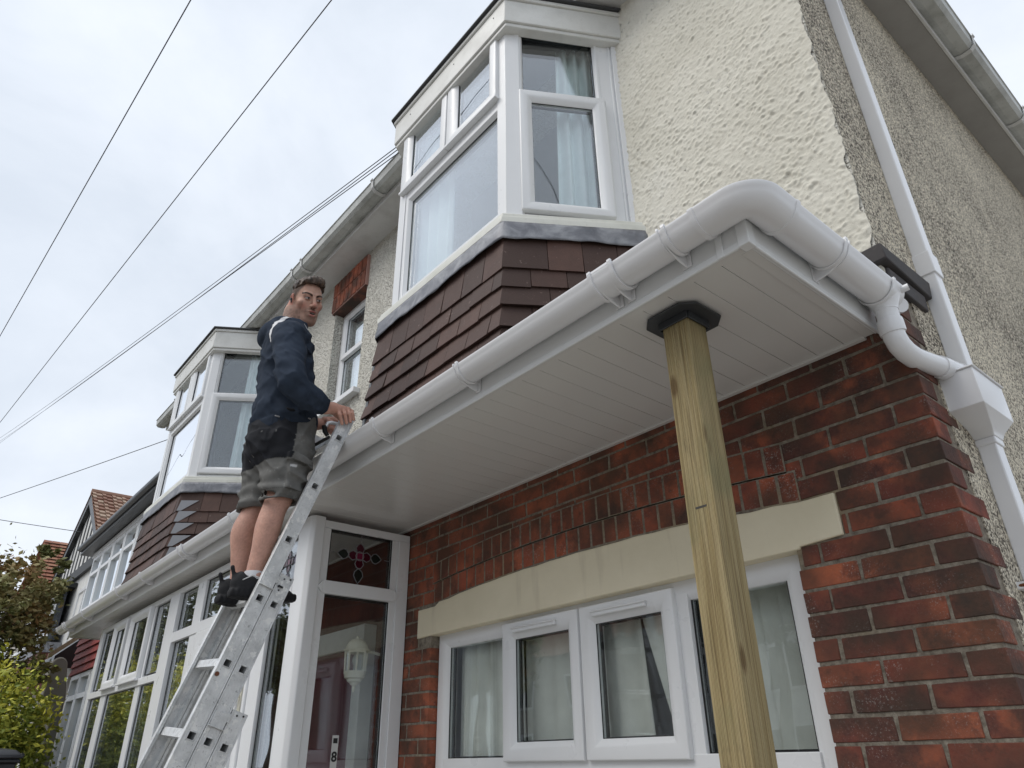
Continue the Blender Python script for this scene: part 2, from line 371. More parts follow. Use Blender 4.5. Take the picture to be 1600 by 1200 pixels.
def curtain(name, label, cat, x0, y0, x1, y1, z0, z1, waves, amp, m, group=None, gather=0.0, loc=None, ph=0.0):
    n = waves*10; vs = []; fs = []; d = Vector((x1-x0, y1-y0)); L = d.length; d.normalize(); nn = Vector((-d.y, d.x)); rows = 10
    for j in range(rows+1):
        z = z0+(z1-z0)*j/rows; f = 1-gather*(j/rows)
        for i in range(n+1):
            u = i/n; w = math.sin(u*waves*2*PI+ph+.5*math.sin(3*u*7+ph))*amp*(1.1-.35*j/rows)+.3*amp*math.sin(u*waves*5.3+j*.2)
            uu = L*(1-f)*.5+u*L*f
            vs.append((x0+d.x*uu+nn.x*w, y0+d.y*uu+nn.y*w, z))
    for j in range(rows):
        for i in range(n): a = j*(n+1)+i; fs.append((a, a+1, a+n+2, a+n+1))
    o = MB().add(vs, fs).build(name, m, None, smooth='all', loc=loc or (x0, y0, z0))
    s = o.modifiers.new('solid', 'SOLIDIFY'); s.thickness = .003
    return tag(o, label, cat, group)

# ================================================================== GROUND
def sheet(name, x0, x1, y0, y1, z, m, n=1):
    mb = MB(); mb.add([(x0, y0, z), (x1, y0, z), (x1, y1, z), (x0, y1, z)], [(0, 1, 2, 3)]); return tag(mb.build(name, m), kind='structure')
def m_ground(name, c1, c2, s=8):
    m = mat(name, c1, .9, .2); n = NT(m); n.col(n.mix(n.noise(s, 6, .65), c1, c2)); n.bump(n.noise(80, 4), .5, .01); return m
ASPH = m_ground('asphalt', (.045, .045, .047), (.075, .073, .07)); PAVE = m_ground('paving', (.24, .23, .21), (.36, .34, .31)); GRASS = m_ground('grass_ground', (.05, .07, .02), (.08, .10, .03))
sheet('ground', -400, 400, -400, 400, GZ-.02, PAVE)
sheet('driveway', -14, 8, -5.2, 1.55, GZ, PAVE)
sheet('pavement', -200, 200, -7.4, -5.3, GZ+.0, PAVE)
sheet('road', -200, 200, -14.2, -7.5, GZ-.012, ASPH)
sheet('far_pavement', -200, 200, -16, -14.3, GZ+.0, PAVE)
kb = MB(); kb.box(-200, 200, -7.55, -7.4, GZ-.02, GZ+.03); kb.box(-200, 200, -14.3, -14.15, GZ-.02, GZ+.03); tag(kb.build('kerb', PAVE), kind='structure')

# ================================================================== THE HOUSE
HOUSE = thing('semi_detached_house', 'brick and cream roughcast house with two bay windows and a white canopy along its front', 'house', (-5.0, 2.3, GZ))
SZ = 1.261      # soffit underside
YB = 2.28       # brick face
# ---- brick wall, brick by brick
def arch_bot(x):  return .765+.065*max(0, 1-((x+2.3)/1.25)**2)
def brick_wall():
    b = MB(); xl, xr = -3.72, -.695; wl, wr = -3.432, -1.238
    # mortar backing
    yb0, yb1 = YB+.0035, YB+.11
    for (x0, x1, z0, z1) in ((xl, wl-.011, GZ, 1.415), (wr+.011, xr-.006, GZ, 1.415), (wl-.011, wr+.011, .64, 1.415), (wl-.011, wr+.011, GZ, -.85)): b.box(x0, x1, yb0, yb1, z0, z1, 1)
    b.box(xr-.11, xr-.006, yb1, YB+.205, GZ, 1.40, 1)
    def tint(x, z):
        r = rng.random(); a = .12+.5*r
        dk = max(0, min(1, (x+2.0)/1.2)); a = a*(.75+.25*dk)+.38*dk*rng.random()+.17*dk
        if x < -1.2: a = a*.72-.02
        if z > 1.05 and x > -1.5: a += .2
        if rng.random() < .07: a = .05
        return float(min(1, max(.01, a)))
    z = 1.085; courses = []
    k = -9
    while True:
        zt = 1.085-.075*k; k += 1
        if zt < GZ+.02: break
        courses.append((k, zt))
    for (k, zt) in courses:
        z1 = zt-.011; z0 = zt-.0745; par = k % 2
        if z1 > 1.42: continue
        x = xr; first = True; mid = (z0+z1)/2
        # corner brick
        if z1 < 1.41:
            L, D = (.215, .1025) if par else (.1025, .215)
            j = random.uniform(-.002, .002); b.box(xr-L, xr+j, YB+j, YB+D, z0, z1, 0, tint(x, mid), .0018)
            x = xr-L-.011
        while x > xl:
            L = .215+random.uniform(-.004, .004)
            x0 = max(xl, x-L); segs = [(x0, x)]
            def cut(a, c):
                nonlocal segs; ns = []
                for (p, q) in segs:
                    if c <= p or a >= q: ns.append((p, q))
                    else:
                        if a-p > .01: ns.append((p, a))
                        if q-c > .01: ns.append((c, q))
                segs = ns
            if z0 < .60: cut(wl-.006, wr+.006)
            if z1 > .60 and z0 < .80:
                if z0 < .76: cut(-3.572, -1.048 if z0 > .62 else -1.208)
            for (p, q) in segs:
                if q-p < .012: continue
                xm = (p+q)/2; yj = random.uniform(-.0015, .0015)
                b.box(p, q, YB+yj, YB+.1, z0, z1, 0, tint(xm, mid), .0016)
            x = x-L-random.uniform(.010, .014)
    # two rings of bricks on end over the lintel
    ring0, ring1 = (-3.43, -1.17)
    for row in range(2):
        x = ring0+(.0 if row else .02)
        while x < ring1-.04:
            w = .066+random.uniform(-.003, .003); xm = x+w/2
            za = arch_bot(xm)+.004+row*.113; zb = za+.103; yy = YB-.003+random.uniform(-.001, .001)
            rr = arch_bot(x+w)-arch_bot(x)
            yy = YB-.0050+random.uniform(-.0008, .0008); vs = []
            for zz, sgn in ((za, 0), (zb, 1)):
                for yv in (yy, YB+.05):
                    for xx, dz in ((x, -rr/2), (x+w, rr/2)): vs.append((xx, yv, zz+dz+random.uniform(-.001, .001)))
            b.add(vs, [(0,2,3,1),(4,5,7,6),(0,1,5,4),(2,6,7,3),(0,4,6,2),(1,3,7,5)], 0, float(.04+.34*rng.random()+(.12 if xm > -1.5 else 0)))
            b.add([(x-.006, YB-.0028, arch_bot(x)-.004+row*.113), (x+w+.006, YB-.0028, arch_bot(x+w)-.004+row*.113), (x+w+.006, YB-.0028, arch_bot(x+w)+.114+row*.113), (x-.006, YB-.0028, arch_bot(x)+.114+row*.113)], [(0, 1, 2, 3)], 1)
            x += w+.0115
    return b.build('brick_wall', [BRICK, MORTAR], HOUSE, bevel=.0022, seg=1)
brick_wall()
# stone / dark brick stepped corbel at the corner
cb = MB(); cb.box(-.80, -.668, 2.225, 2.60, 1.49, 1.56, 0, .9, .004); cb.box(-.80, -.680, 2.26, 2.55, 1.415, 1.482, 0, 1.0, .004)
cb.build('corbel', [m_upvc('sooty_stone', (.05, .045, .045), .8, 1.0, (.12, .10, .09))], HOUSE, bevel=.005)
# lintel with segmental top
def lintel():
    b = MB(); xs = [-3.567, -3.40]+[-3.36+i*(2.17/24) for i in range(25)]+[-1.13, -1.053]
    top = []
    for x in xs: top.append((x, arch_bot(x)-.004+random.uniform(-.003, .003) if -3.37 < x < -1.15 else .762 if x < -3 else .775))
    bot = [(-1.053, .634), (-1.21, .626), (-1.211, .618), (-3.40, .612), (-3.567, .608)]
    poly = top+bot
    vs = [(x, YB-.008, z) for x, z in poly]+[(x, YB+.09, z) for x, z in poly]; n = len(poly)
    b.add(vs, [tuple(range(n))]+[tuple(range(2*n-1, n-1, -1))]+[((i+1)%n, i, n+i, n+(i+1)%n) for i in range(n)], 0)
    o = b.build('lintel', LINTEL, HOUSE, bevel=.004); return o
lintel()
# ---- ground window
def ground_window():
    F = Face((0, 2.33), (1, 0), (0, -1)); fr = MB(); zb = -.80
    F.frame(fr, -3.43, -1.24, zb, .625, .082, -.07, 0)
    F.bar(fr, -3.36, -1.31, -.055, .012, -.067, -.001)
    for (a, c) in ((-2.868, -2.845), (-2.335, -2.305), (-1.80, -1.74)): F.bar(fr, a, c, zb+.05, .57, -.065, -.004)
    for (a, c) in ((-3.43, -3.27),): pass
    win = fr.build('window', FRAME, HOUSE, bevel=.0025)
    # cill
    c = MB(); c.box(-3.45, -1.22, YB-.04, 2.34, zb-.05, zb, 0); c.build('cill', FRAME, win, bevel=.004)
    gl, gk = MB(), MB()
    for (u0, u1, z0, z1) in ((-3.348, -2.868, .012, .553), (-1.738, -1.322, .012, .553), (-3.348, -2.868, zb+.08, -.055), (-2.845, -2.335, zb+.08, -.055), (-2.305, -1.80, zb+.08, -.055), (-1.74, -1.322, zb+.08, -.055)):
        F.pane(gl, gk, u0, u1, z0, z1, -.03)
    gl.build('pane', GLASS2, win); gk.build('gasket', GASKET, win)
    for (u0, u1) in ((-2.853, -2.327), (-2.313, -1.795)):
        s = MB(); F.frame(s, u0, u1, -.006, .595, .078, -.05, .022); so = s.build('sash', FRAME, win, bevel=.0022)
        g, k = MB(), MB(); F.pane(g, k, u0+.076, u1-.076, .07, .519, -.008); g.build('pane', GLASS2, win); k.build('gasket', GASKET, win)
        v = MB(); um = (u0+u1)/2-.02; pts = [F.P(um-.15, .553, .028), F.P(um+.15, .553, .028)]
        F.bar(v, um-.15, um+.15, .543, .562, .02, .036); F.bar(v, um-.155, um+.155, .558, .566, .02, .043)
        v.build('trickle_vent', FRAME, win, bevel=.004)
ground_window()
# reveal plaster + mastic

# ---- upper rendered walls (wall with openings left for the bays and the small window)
def displaced(name, x0, x1, z0, z1, y, step, amp, m):
    nx = max(2, int((x1-x0)/step)); nz_ = max(2, int((z1-z0)/step)); X, Z = np.meshgrid(np.linspace(x0, x1, nx+1), np.linspace(z0, z1, nz_+1), indexing='ij')
    return X, Z
def upper_walls():
    b = MB(); y0, y1 = 2.262, 2.50
    zt = 4.02; zb = 1.42
    segs = [(-1.735, -.697, zb, zt), (-3.44, -1.735, zb, 2.2), (-3.44, -1.735, 3.85, zt), (-4.60, -3.44, zb, zt), (-5.17, -4.60, zb, 2.60), (-5.17, -4.60, 3.62, zt), (-6.44, -5.17, zb, zt),
            (-8.28, -6.44, zb, 2.25), (-8.28, -6.44, 3.9, zt), (-9.42, -8.28, zb, zt)]
    for i, (a, c, z0, z1) in enumerate(segs):
        b.box(a, c, y0, y1, z0, z1, 0 if i == 0 else 1)
    rw = b.build('rendered_wall', [STUCCO2, STUCCO2], HOUSE)
    x0, x1, z0, z1, st = -1.74, -.7, 1.43, 4.0, .0046; nx, nz_ = int((x1-x0)/st), int((z1-z0)/st); r = np.random.default_rng(12); Hh = np.zeros((nx+1, nz_+1))
    lo = r.random((8, 18)); 
    for _ in range(15000):
        cx, cz = r.random()*nx, r.random()*nz_; d_ = lo[int(cx/nx*8), int(cz/nz_*18)]
        if r.random() > .35+.65*d_: continue
        ra = r.uniform(.8, 1.9)*(1.35 if r.random() < .12 else 1); el_ = r.uniform(.7, 1.4); hh = r.uniform(.0022, .0052)*(1 if r.random() > .30 else -.8); th_ = r.random()*PI; k_ = int(ra*3)+1
        i0, i1, j0, j1 = max(0, int(cx)-k_), min(nx, int(cx)+k_+1), max(0, int(cz)-k_), min(nz_, int(cz)+k_+1)
        if i1 <= i0 or j1 <= j0: continue
        I, J = np.meshgrid(np.arange(i0, i1)-cx, np.arange(j0, j1)-cz, indexing='ij'); A_ = I*math.cos(th_)+J*math.sin(th_); B_ = -I*math.sin(th_)+J*math.cos(th_)
        Hh[i0:i1, j0:j1] += hh*np.exp(-((A_/ra)**2+(B_/(ra*el_))**2))
    XX, ZZ = np.meshgrid(np.linspace(x0, x1, nx+1), np.linspace(z0, z1, nz_+1), indexing='ij'); pts_ = np.stack([XX*1.0, ZZ, XX*0], -1)
    Hh = np.clip(Hh, -.003, .008)*.85+.0022*vnoise(pts_*A3([30, 30, 1]), 71)+.002*vnoise(pts_*A3([85, 85, 1]), 72)+.008*vnoise(pts_*A3([3.5, 3.5, 1]), 73)
    YY = 2.2575-Hh; XX = XX+np.where(XX > -.75, (XX+.75)/.05*(.006*np.sin(ZZ*31)+.012*vnoise(pts_*A3([0, 40, 1]), 74)), 0); V_ = np.stack([XX, YY, ZZ], -1).reshape(-1, 3)-np.array(HOUSE.location); idx = np.arange((nx+1)*(nz_+1)).reshape(nx+1, nz_+1)
    Q_ = np.stack([idx[:-1, :-1], idx[1:, :-1], idx[1:, 1:], idx[:-1, 1:]], -1).reshape(-1, 4)
    me = bpy.data.meshes.new('roughcast_panel'); me.from_pydata(V_.tolist(), [], Q_.tolist()); me.polygons.foreach_set('use_smooth', np.ones(len(Q_), bool)); me.materials.append(STUCCO)
    o = bpy.data.objects.new('roughcast_panel', me); sc.collection.objects.link(o); o.parent = rw
    # ground floor wall behind the porch, and end walls
    g = MB(); g.box(-9.40, -3.72, 2.29, 2.40, GZ, 1.5, 0); g.build('inner_wall', mat('inner_brick', (.10, .035, .03), .9), HOUSE)
    s = MB(); s.box(-.95, -.6962, 2.44, 9.5, GZ, 4.02); s.box(-.95, -.6965, 2.265, 2.44, 1.423, 4.018)
    s.build('side_wall', DASH, HOUSE)
    e = MB(); e.box(-9.42, -9.2, 2.262, 9.5, GZ, 4.02); e.box(-9.42, -.7, 9.3, 9.5, GZ, 4.02); e.build('end_wall', STUCCO2, HOUSE)
upper_walls()
# toothing infill (cement) on the side wall behind the quoins
ti = MB(); ti.box(-.8, -.702, 2.38, 2.50, GZ, 1.42); ti.build('cement_infill', MORTAR, HOUSE)
# rooms
rm = MB()
for (x0, x1, z0, z1) in ((-5.9, -.96, 1.45, 3.97), (-9.2, -5.95, 1.45, 3.97), (-3.72, -.96, -1.3, 1.3)):
    y0, y1 = 2.51, 5.2
    rm.add([(x0, y0, z0), (x1, y0, z0), (x1, y1, z0), (x0, y1, z0), (x0, y0, z1), (x1, y0, z1), (x1, y1, z1), (x0, y1, z1)], [(0, 1, 2, 3), (4, 7, 6, 5), (3, 2, 6, 7), (0, 3, 7, 4), (1, 5, 6, 2)])
rm.build('room', INTWALL, HOUSE)

# ---- canted bays
NAIL = mat('dull_nail', (.25, .25, .25), .5)
def bay(x0, s, dz, soaker, lab):
    mapx = lambda x: x0+(x+2.043)*s
    M = lambda pts: [(mapx(x), y) for x, y in pts]
    winp = M([(-3.46, 2.27), (-3.128, 1.713), (-2.055, 1.713), (-1.72, 2.27)])
    fr = MB(); A, B, C, D = [Vector(p) for p in winp]
    zc = 2.307+dz; zt = 3.80+dz
    # front face
    F = Face(B, C-B, (0, -1)); L = (C-B).length; q = lambda x: mapx(x)-B.x
    # corner posts
    for (pt, dirs) in ((B, 1), (C, -1)):
        fr.prism([(pt.x+.0, pt.y-.006), (pt.x+dirs*.07, pt.y-.006), (pt.x+dirs*.07, pt.y+.07), (pt.x-dirs*.03, pt.y+.07), (pt.x-dirs*.05, pt.y+.055)], zc, zt+.1)
    F.bar(fr, .02, L-.02, zc, zc+.095, -.06, 0); F.bar(fr, .02, L-.02, 3.135+dz, 3.225+dz, -.06, 0); F.bar(fr, .02, L-.02, 3.76+dz, zt+.1, -.06, 0)
    F.bar(fr, q(-2.60), q(-2.575), 3.2+dz, 3.8+dz, -.06, 0)
    F.ring(fr, q(-3.05), q(-2.10), 2.36+dz, 3.16+dz, [(0, -.01), (0, .004), (.025, .004), (.045, -.022), (.045, -.05)], 0)
    # canted faces
    faces = []
    for (P0, P1) in ((C, D), (B, A)):
        d = (P1-P0).normalized(); nn = Vector((d.y, -d.x)); 
        if nn.y > 0: nn = -nn
        G = Face(P0, d, nn); faces.append((G, (P1-P0).length))
        Lg = (P1-P0).length
        G.bar(fr, .0, .085, zc, zt+.1, -.06, .002); G.bar(fr, .535, Lg, zc, zt+.1, -.06, .0); G.bar(fr, .60, .612, zc, zt+.1, 0, .006)
        G.bar(fr, .62, Lg, zc, zt+.1, 0, .014)
        G.bar(fr, .06, .56, zc, zc+.06, -.06, 0); G.bar(fr, .06, .56, 3.20+dz, 3.235+dz, -.06, 0); G.bar(fr, .06, .56, 3.755+dz, zt+.1, -.06, 0)
        G.ring(fr, .07, .535, 3.21+dz, 3.785+dz, [(0, -.01), (0, .003), (.014, .003), (.026, -.012), (.026, -.05)], 0)
    win = fr.build('bay_window', FRAME, HOUSE, bevel=.0022)
    gl, gk = MB(), MB()
    F.pane(gl, gk, q(-3.008), q(-2.142), 2.402+dz, 3.118+dz, -.025)
    for (G, Lg) in faces:
        G.pane(gl, gk, .095, .51, 3.236+dz, 3.755+dz, -.025)
    for (a, c) in ((-3.098, -2.602), (-2.590, -2.112)):
        sm = MB(); F.frame(sm, q(a), q(c), 3.218+dz, 3.80+dz, .085, -.03, .028); F.bar(sm, q(a)-.004, q(c)+.004, 3.205+dz, 3.222+dz, .0, .036)
        sm.build('sash', FRAME, win, bevel=.0022)
        F.pane(gl, gk, q(a)+.083, q(c)-.083, 3.30+dz, 3.718+dz, -.004)
    for (G, Lg) in faces:
        sm = MB(); G.frame(sm, .068, .545, 2.372+dz, 3.217+dz, .07, -.03, .03); sm.build('sash', FRAME, win, bevel=.0022)
        G.pane(gl, gk, .135, .477, 2.44+dz, 3.15+dz, -.002)
    gl.build('pane', GLASS, win); gk.build('gasket', GASKET, win)
    # cill
    cp = M([(-3.62, 2.27), (-3.205, 1.663), (-2.043, 1.663), (-1.645, 2.27)])
    c = MB(); band(c, cp, zc-.035, zc+.002, .12); band(c, offset_poly(cp, -.012), zc+.003, zc+.03, .05); c.build('cill', CILL, win, bevel=.004)
    # fascia and flat roof edge
    fp = M([(-3.60, 2.27), (-3.192, 1.663), (-2.0, 1.663), (-1.655, 2.27)])
    f = MB(); band(f, fp, 3.715+dz, 3.90+dz, .02); band(f, offset_poly(fp, -.012), 3.685+dz, 3.714+dz, .06); band(f, offset_poly(fp, .012), 3.901+dz, 3.93+dz, .05)
    f.build('fascia', m_upvc('bay_fascia', (.70, .70, .67), .4, .5), win, bevel=.005)
    for (xx) in (-3.0, -2.5, -2.1):
        nl = MB(); P = (mapx(xx), 1.6625, 3.84+dz); nl.tube([P, (P[0], P[1]-.003, P[2])], .004, 8); nl.build('nail', NAIL, win)
    r = MB(); rp = offset_poly(fp, .03)
    n = 26
    r.prism([(p[0], p[1]) for p in rp], 3.932+dz, 3.947+dz); r.prism([(p[0], p[1]) for p in offset_poly(fp, -.01)], 3.95+dz, 3.97+dz)
    r.build('roof', mat('slate_edge', (.05, .052, .055), .7), win, bevel=.003)
    # soffit closing underside of fascia to the frame
    # lead flashing: a wavy strip
    lp = M([(-3.60, 2.27), (-3.195, 1.668), (-2.041, 1.668), (-1.65, 2.27)]); lm = MB()
    pts = []; 
    for i in range(3):
        a, c = Vector(lp[i]), Vector(lp[i+1]); k = max(6, int((c-a).length/.03))
        for j in range(k+(i == 2)): pts.append((a.lerp(c, j/k), i, j/k))
    rows = 6; vs = []; fs = []
    for idx, (p, seg_, t_) in enumerate(pts):
        if seg_ == 0: nn = (Vector(lp[1])-Vector(lp[0])).normalized()
        elif seg_ == 1: nn = (Vector(lp[2])-Vector(lp[1])).normalized()
        else: nn = (Vector(lp[3])-Vector(lp[2])).normalized()
        nn = Vector((nn.y, -nn.x)); edge = .002*math.sin(idx*1.3)+.005*math.sin(idx*.31+1)
        for r_ in range(rows+1):
            f_ = r_/rows; h = .004+.012*f_+.0028*math.sin(idx*.7+f_*5)*f_+.0012*math.sin(idx*1.9+f_*9)
            pp = p+nn*h; vs.append((pp.x, pp.y, zc-.034-(.105+edge)*f_))
    for i in range(len(pts)-1):
        for r_ in range(rows): a = i*(rows+1)+r_; fs.append((a, a+1, a+rows+2, a+rows+1))
    lm.add(vs, fs); lo = lm.build('flashing', LEAD, win, smooth='all'); so = lo.modifiers.new('s', 'SOLIDIFY'); so.thickness = .002
    # tile-hung apron
    tp = M([(-3.60, 2.28), (-3.19, 1.69), (-2.05, 1.69), (-1.66, 2.28)]); t = MB()
    band(t, offset_poly(tp, -.02), 1.45+dz*0, 2.24+dz, .05, 1)
    courses = [1.990, 1.885, 1.772, 1.655, 1.545]
    for ci, zz in enumerate(courses):
        zz += dz; off = .5*(ci % 2)
        for i in range(3):
            a, c = Vector(tp[i]), Vector(tp[i+1]); L_ = (c-a).length; d = (c-a)/L_; nn = Vector((d.y, -d.x)); w = .168
            htop = .17 if ci else .22; fl = .008+.010*ci
            if i == 1:
                u = -off*w
            else: u = -off*w+.03
            while u < L_:
                u0, u1 = max(0, u)+.001, min(L_, u+w)-.001
                if L_-u1 < .04: u1 = L_-.0005
                if u0 < .04 and u < 0 and u1 < .04: u += w; continue
                if u <= .045 and i != 1 or (i == 1 and u0 < .045): u0 = .0005
                if u1-u0 > .02 and u < L_-.04+.001 or (u < 0):
                    jz = random.uniform(-.004, .004); hb = .027+fl+random.uniform(-.003, .003); ht = .003+fl*.6
                    e0 = (-.56 if (u0 < .01 and i in (1, 2)) else 0); e1 = (.56 if (u1 > L_-.01 and i in (0, 1)) else 0)
                    def V(uu, z, h, e): return (a.x+d.x*(uu+e*h)+nn.x*h, a.y+d.y*(uu+e*h)+nn.y*h, z)
                    z0 = zz+jz; z1 = zz+htop
                    t.add([V(u0, z0, hb, e0), V(u1, z0, hb+random.uniform(-.002, .002), e1), V(u1, z1, ht, e1), V(u0, z1, ht, e0), V(u0, z0+.002, hb-.017, e0), V(u1, z0+.002, hb-.017, e1), V(u1, z1, ht-.012, e1), V(u0, z1, ht-.012, e0)],
                          [(0,1,2,3),(5,4,7,6),(1,0,4,5),(3,2,6,7),(0,3,7,4),(2,1,5,6)], 0, float(.05+.9*rng.random()))
                u += w
    t.build('tile_apron', [TILE, DARK], win, bevel=.0015, seg=1)
    # lead soakers on the corner
    sk = MB()
    cx = Vector(tp[2]); ed = (Vector(tp[3])-cx).normalized(); nn = Vector((ed.y, -ed.x))
    if soaker:
        for ci, zz in enumerate(courses):
            zz += dz; h = .028+.010*ci+.006; top = .105
            P = lambda uu, z, hh: (cx.x+ed.x*uu+nn.x*hh, cx.y+ed.y*uu+nn.y*hh, z)
            sk.xprism([P(-.01, zz+.004, h), P(.03, zz+.004, h), P(.17-.0, zz+top, h-.01), P(.012, zz+top, h-.01)], (nn.x*.003, nn.y*.003, 0))
        sk.build('soaker', mat('pale_lead', (.23, .235, .25), .5, .5, .3), win)
    bt = MB(); 
    left = Vector(tp[1])
    for ci, zz in enumerate(courses[1:]):
        zz += dz; bt.box(left.x-.02, left.x+.004, left.y-.03-.01*ci, left.y+.04, zz+.005, zz+.1)
    bt.build('soaker', mat('grey_lead', (.16, .17, .18), .55, .5, .3), win)
    return win
bay(-2.043, 1.0, 0, False, 'right')
bay(-6.766, 1.09, .052, True, 'left')

# ---- small first-floor window with brick-on-end head
def small_window():
    F = Face((0, 2.34), (1, 0), (0, -1)); fr = MB(); F.frame(fr, -5.165, -4.60, 2.62, 3.61, .06, -.06, 0); F.bar(fr, -5.12, -4.64, 3.12, 3.165, -.05, .008)
    w = fr.build('window', FRAME, HOUSE, bevel=.002)
    gl, gk = MB(), MB(); F.pane(gl, gk, -5.108, -4.657, 3.165, 3.553); F.pane(gl, gk, -5.108, -4.657, 2.68, 3.12); gl.build('pane', GLASS, w); gk.build('gasket', GASKET, w)
    s = MB(); s.box(-5.22, -4.55, 2.205, 2.35, 2.555, 2.60); s.build('cill', FRAME, w, bevel=.004)
    b = MB(); b.box(-5.195, -4.585, 2.235, 2.40, 3.605, 3.925, 1)
    x = -5.20
    for i in range(8):
        for r_ in range(2):
            z0 = 3.612+r_*.158; b.box(x+.004, x+.070, 2.228, 2.40, z0, z0+.148, 0, float(.15+.3*rng.random()), .001)
        x += .0765
    b.box(-5.2, -4.588, 2.24, 2.40, 3.600, 3.611, 0, .95)
    b.build('brick_head', [BRICK, mat('pink_mortar', (.42, .24, .2), .9)], w, bevel=.002, seg=1)
small_window()

# ---- main eaves: soffit, fascia, gutter, roof
EZ = 3.972
def eaves():
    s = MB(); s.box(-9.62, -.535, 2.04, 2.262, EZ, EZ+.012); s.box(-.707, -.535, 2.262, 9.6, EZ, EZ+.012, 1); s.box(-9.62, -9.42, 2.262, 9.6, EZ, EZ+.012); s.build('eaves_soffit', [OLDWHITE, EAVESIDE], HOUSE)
    f = MB(); f.box(-9.64, -.515, 2.022, 2.040, EZ-.006, EZ+.16); f.box(-.535, -.517, 2.040, 9.6, EZ-.006, EZ+.16); f.box(-9.64, -9.62, 2.04, 9.6, EZ-.006, EZ+.16); f.build('eaves_fascia', OLDWHITE, HOUSE, bevel=.003)
    prof = [(0, .075), (-.004, .0), (.03, -.012), (.085, -.012), (.11, .01), (.116, .075), (.124, .078), (.122, .086), (.110, .084), (.104, .013), (.083, -.006), (.032, -.006), (.003, .004), (.004, .075)]
    g = MB(); zg = EZ+.045
    # front run, corner, side run  (a = outward distance from the fascia)
    fl = lambda x: [(x, 2.018-a, zg+h) for a, h in prof]
    g.sweep([fl(-9.70), [(-.513+a, 2.018-a, zg+h) for a, h in prof], [(-.513+a, 9.6, zg+h) for a, h in prof]])
    go = g.build('eaves_gutter', m_upvc('dirty_gutter', (.50, .51, .49), .5, 1.0, (.17, .17, .15)), HOUSE)
    for x in (-8.9, -7.2, -5.25, -5.45, -3.95, -2.3, -.95):
        b = MB(); k = [(x-.018, [(2.018-a*1.05+.002, zg+h*1.06-.003) for a, h in prof[:9]]), (x+.018, None)]
        r1 = [(x-.016, 2.018-a*1.06+.001, zg+(h*1.08-.004)) for a, h in prof[:8]]; r2 = [(x+.016, p[1], p[2]) for p in r1]
        b.sweep([r1, r2], closed=False); o = b.build('bracket', OLDWHITE, go); q = o.modifiers.new('s', 'SOLIDIFY'); q.thickness = .005
    for y in (3.2, 4.25, 5.15, 6.1, 7.2):
        b = MB(); r1 = [(-.513+a*1.06-.001, y-.016, zg+(h*1.08-.004)) for a, h in prof[:8]]; r2 = [(p[0], y+.016, p[2]) for p in r1]
        b.sweep([r1, r2], closed=False); o = b.build('bracket', OLDWHITE, go); q = o.modifiers.new('s', 'SOLIDIFY'); q.thickness = .005
    r = MB(); a = .08; z0 = EZ+.15; zr = 6.6
    P = [(-9.70, 1.96, z0), (-.46, 1.96, z0), (-.46, 9.65, z0), (-9.70, 9.65, z0), (-7.0, 5.8, zr), (-3.3, 5.8, zr)]
    r.add(P+[(p[0], p[1], p[2]-.05) for p in P[:4]], [(0, 1, 5, 4), (1, 2, 5), (2, 3, 4, 5), (3, 0, 4), (9, 8, 7, 6), (0, 6, 7, 1), (1, 7, 8, 2), (2, 8, 9, 3), (3, 9, 6, 0)], 0, .4)
    r.build('roof', ROOFTILE, HOUSE)
eaves()

# ---- canopy: soffit boards, fascia, lean-to top
CX0, CX1, CY0 = -9.47, -.765, 1.50
def canopy():
    s = MB(); x = CX1-.022; first = True
    # planks running front to back with fine grooves between them
    s.box(CX0+.02, CX1-.02, CY0+.02, YB-.002, SZ+.010, SZ+.016, 1)
    while x > CX0+.03:
        w = .0985; x0 = max(CX0+.02, x-w)
        s.box(x0+.0004, x, CY0+.045, YB-.022, SZ+.003, SZ+.0095); x -= w+.0013
    # perimeter trims
    s.box(CX0+.02, CX1-.01, CY0+.006, CY0+.043, SZ-.001, SZ+.009); s.box(CX1-.05, CX1-.006, CY0+.043, YB-.022, SZ-.0018, SZ+.0028)
    s.box(CX0+.02, CX1-.052, YB-.024, YB-.004, SZ-.004, SZ+.009)
    can = s.build('canopy', [SOFFIT, SOFFIT], HOUSE, bevel=.0008, seg=1)
    f = MB()
    f.box(CX0, CX1, CY0-.0, CY0+.018, SZ-.004, SZ+.165); f.box(CX1-.018, CX1, CY0+.018, 2.262, SZ-.004, SZ+.165); f.box(CX0, CX0+.018, CY0+.018, 2.262, SZ-.004, SZ+.165)
    f.box(CX0, CX1+.0, CY0-.004, CY0+.006, SZ-.012, SZ+.012); f.box(CX1-.006, CX1+.004, CY0+.006, 2.262, SZ-.012, SZ+.012)
    fo = f.build('fascia', FASCIA, can, bevel=.004, seg=3)
    j = MB(); j.box(-.866, -.842, CY0-.0065, CY0+.002, SZ-.013, SZ+.16); j.box(CX1-.03, CX1+.006, CY0-.0075, CY0+.03, SZ-.0135, SZ+.162); j.build('joint_cover', FASCIA, can, bevel=.003)
    t = MB(); P = [(CX0-.02, CY0-.03, SZ+.155), (CX1+.03, CY0-.03, SZ+.155), (CX1+.03, 2.262, SZ+.29), (CX0-.02, 2.262, SZ+.29)]
    t.add(P+[(p[0], p[1], p[2]-.018) for p in P], [(0, 1, 2, 3), (7, 6, 5, 4), (0, 4, 5, 1), (1, 5, 6, 2), (3, 2, 6, 7), (0, 3, 7, 4)]); t.build('canopy_roof', mat('grey_felt', (.09, .09, .09), .9), can)
canopy()

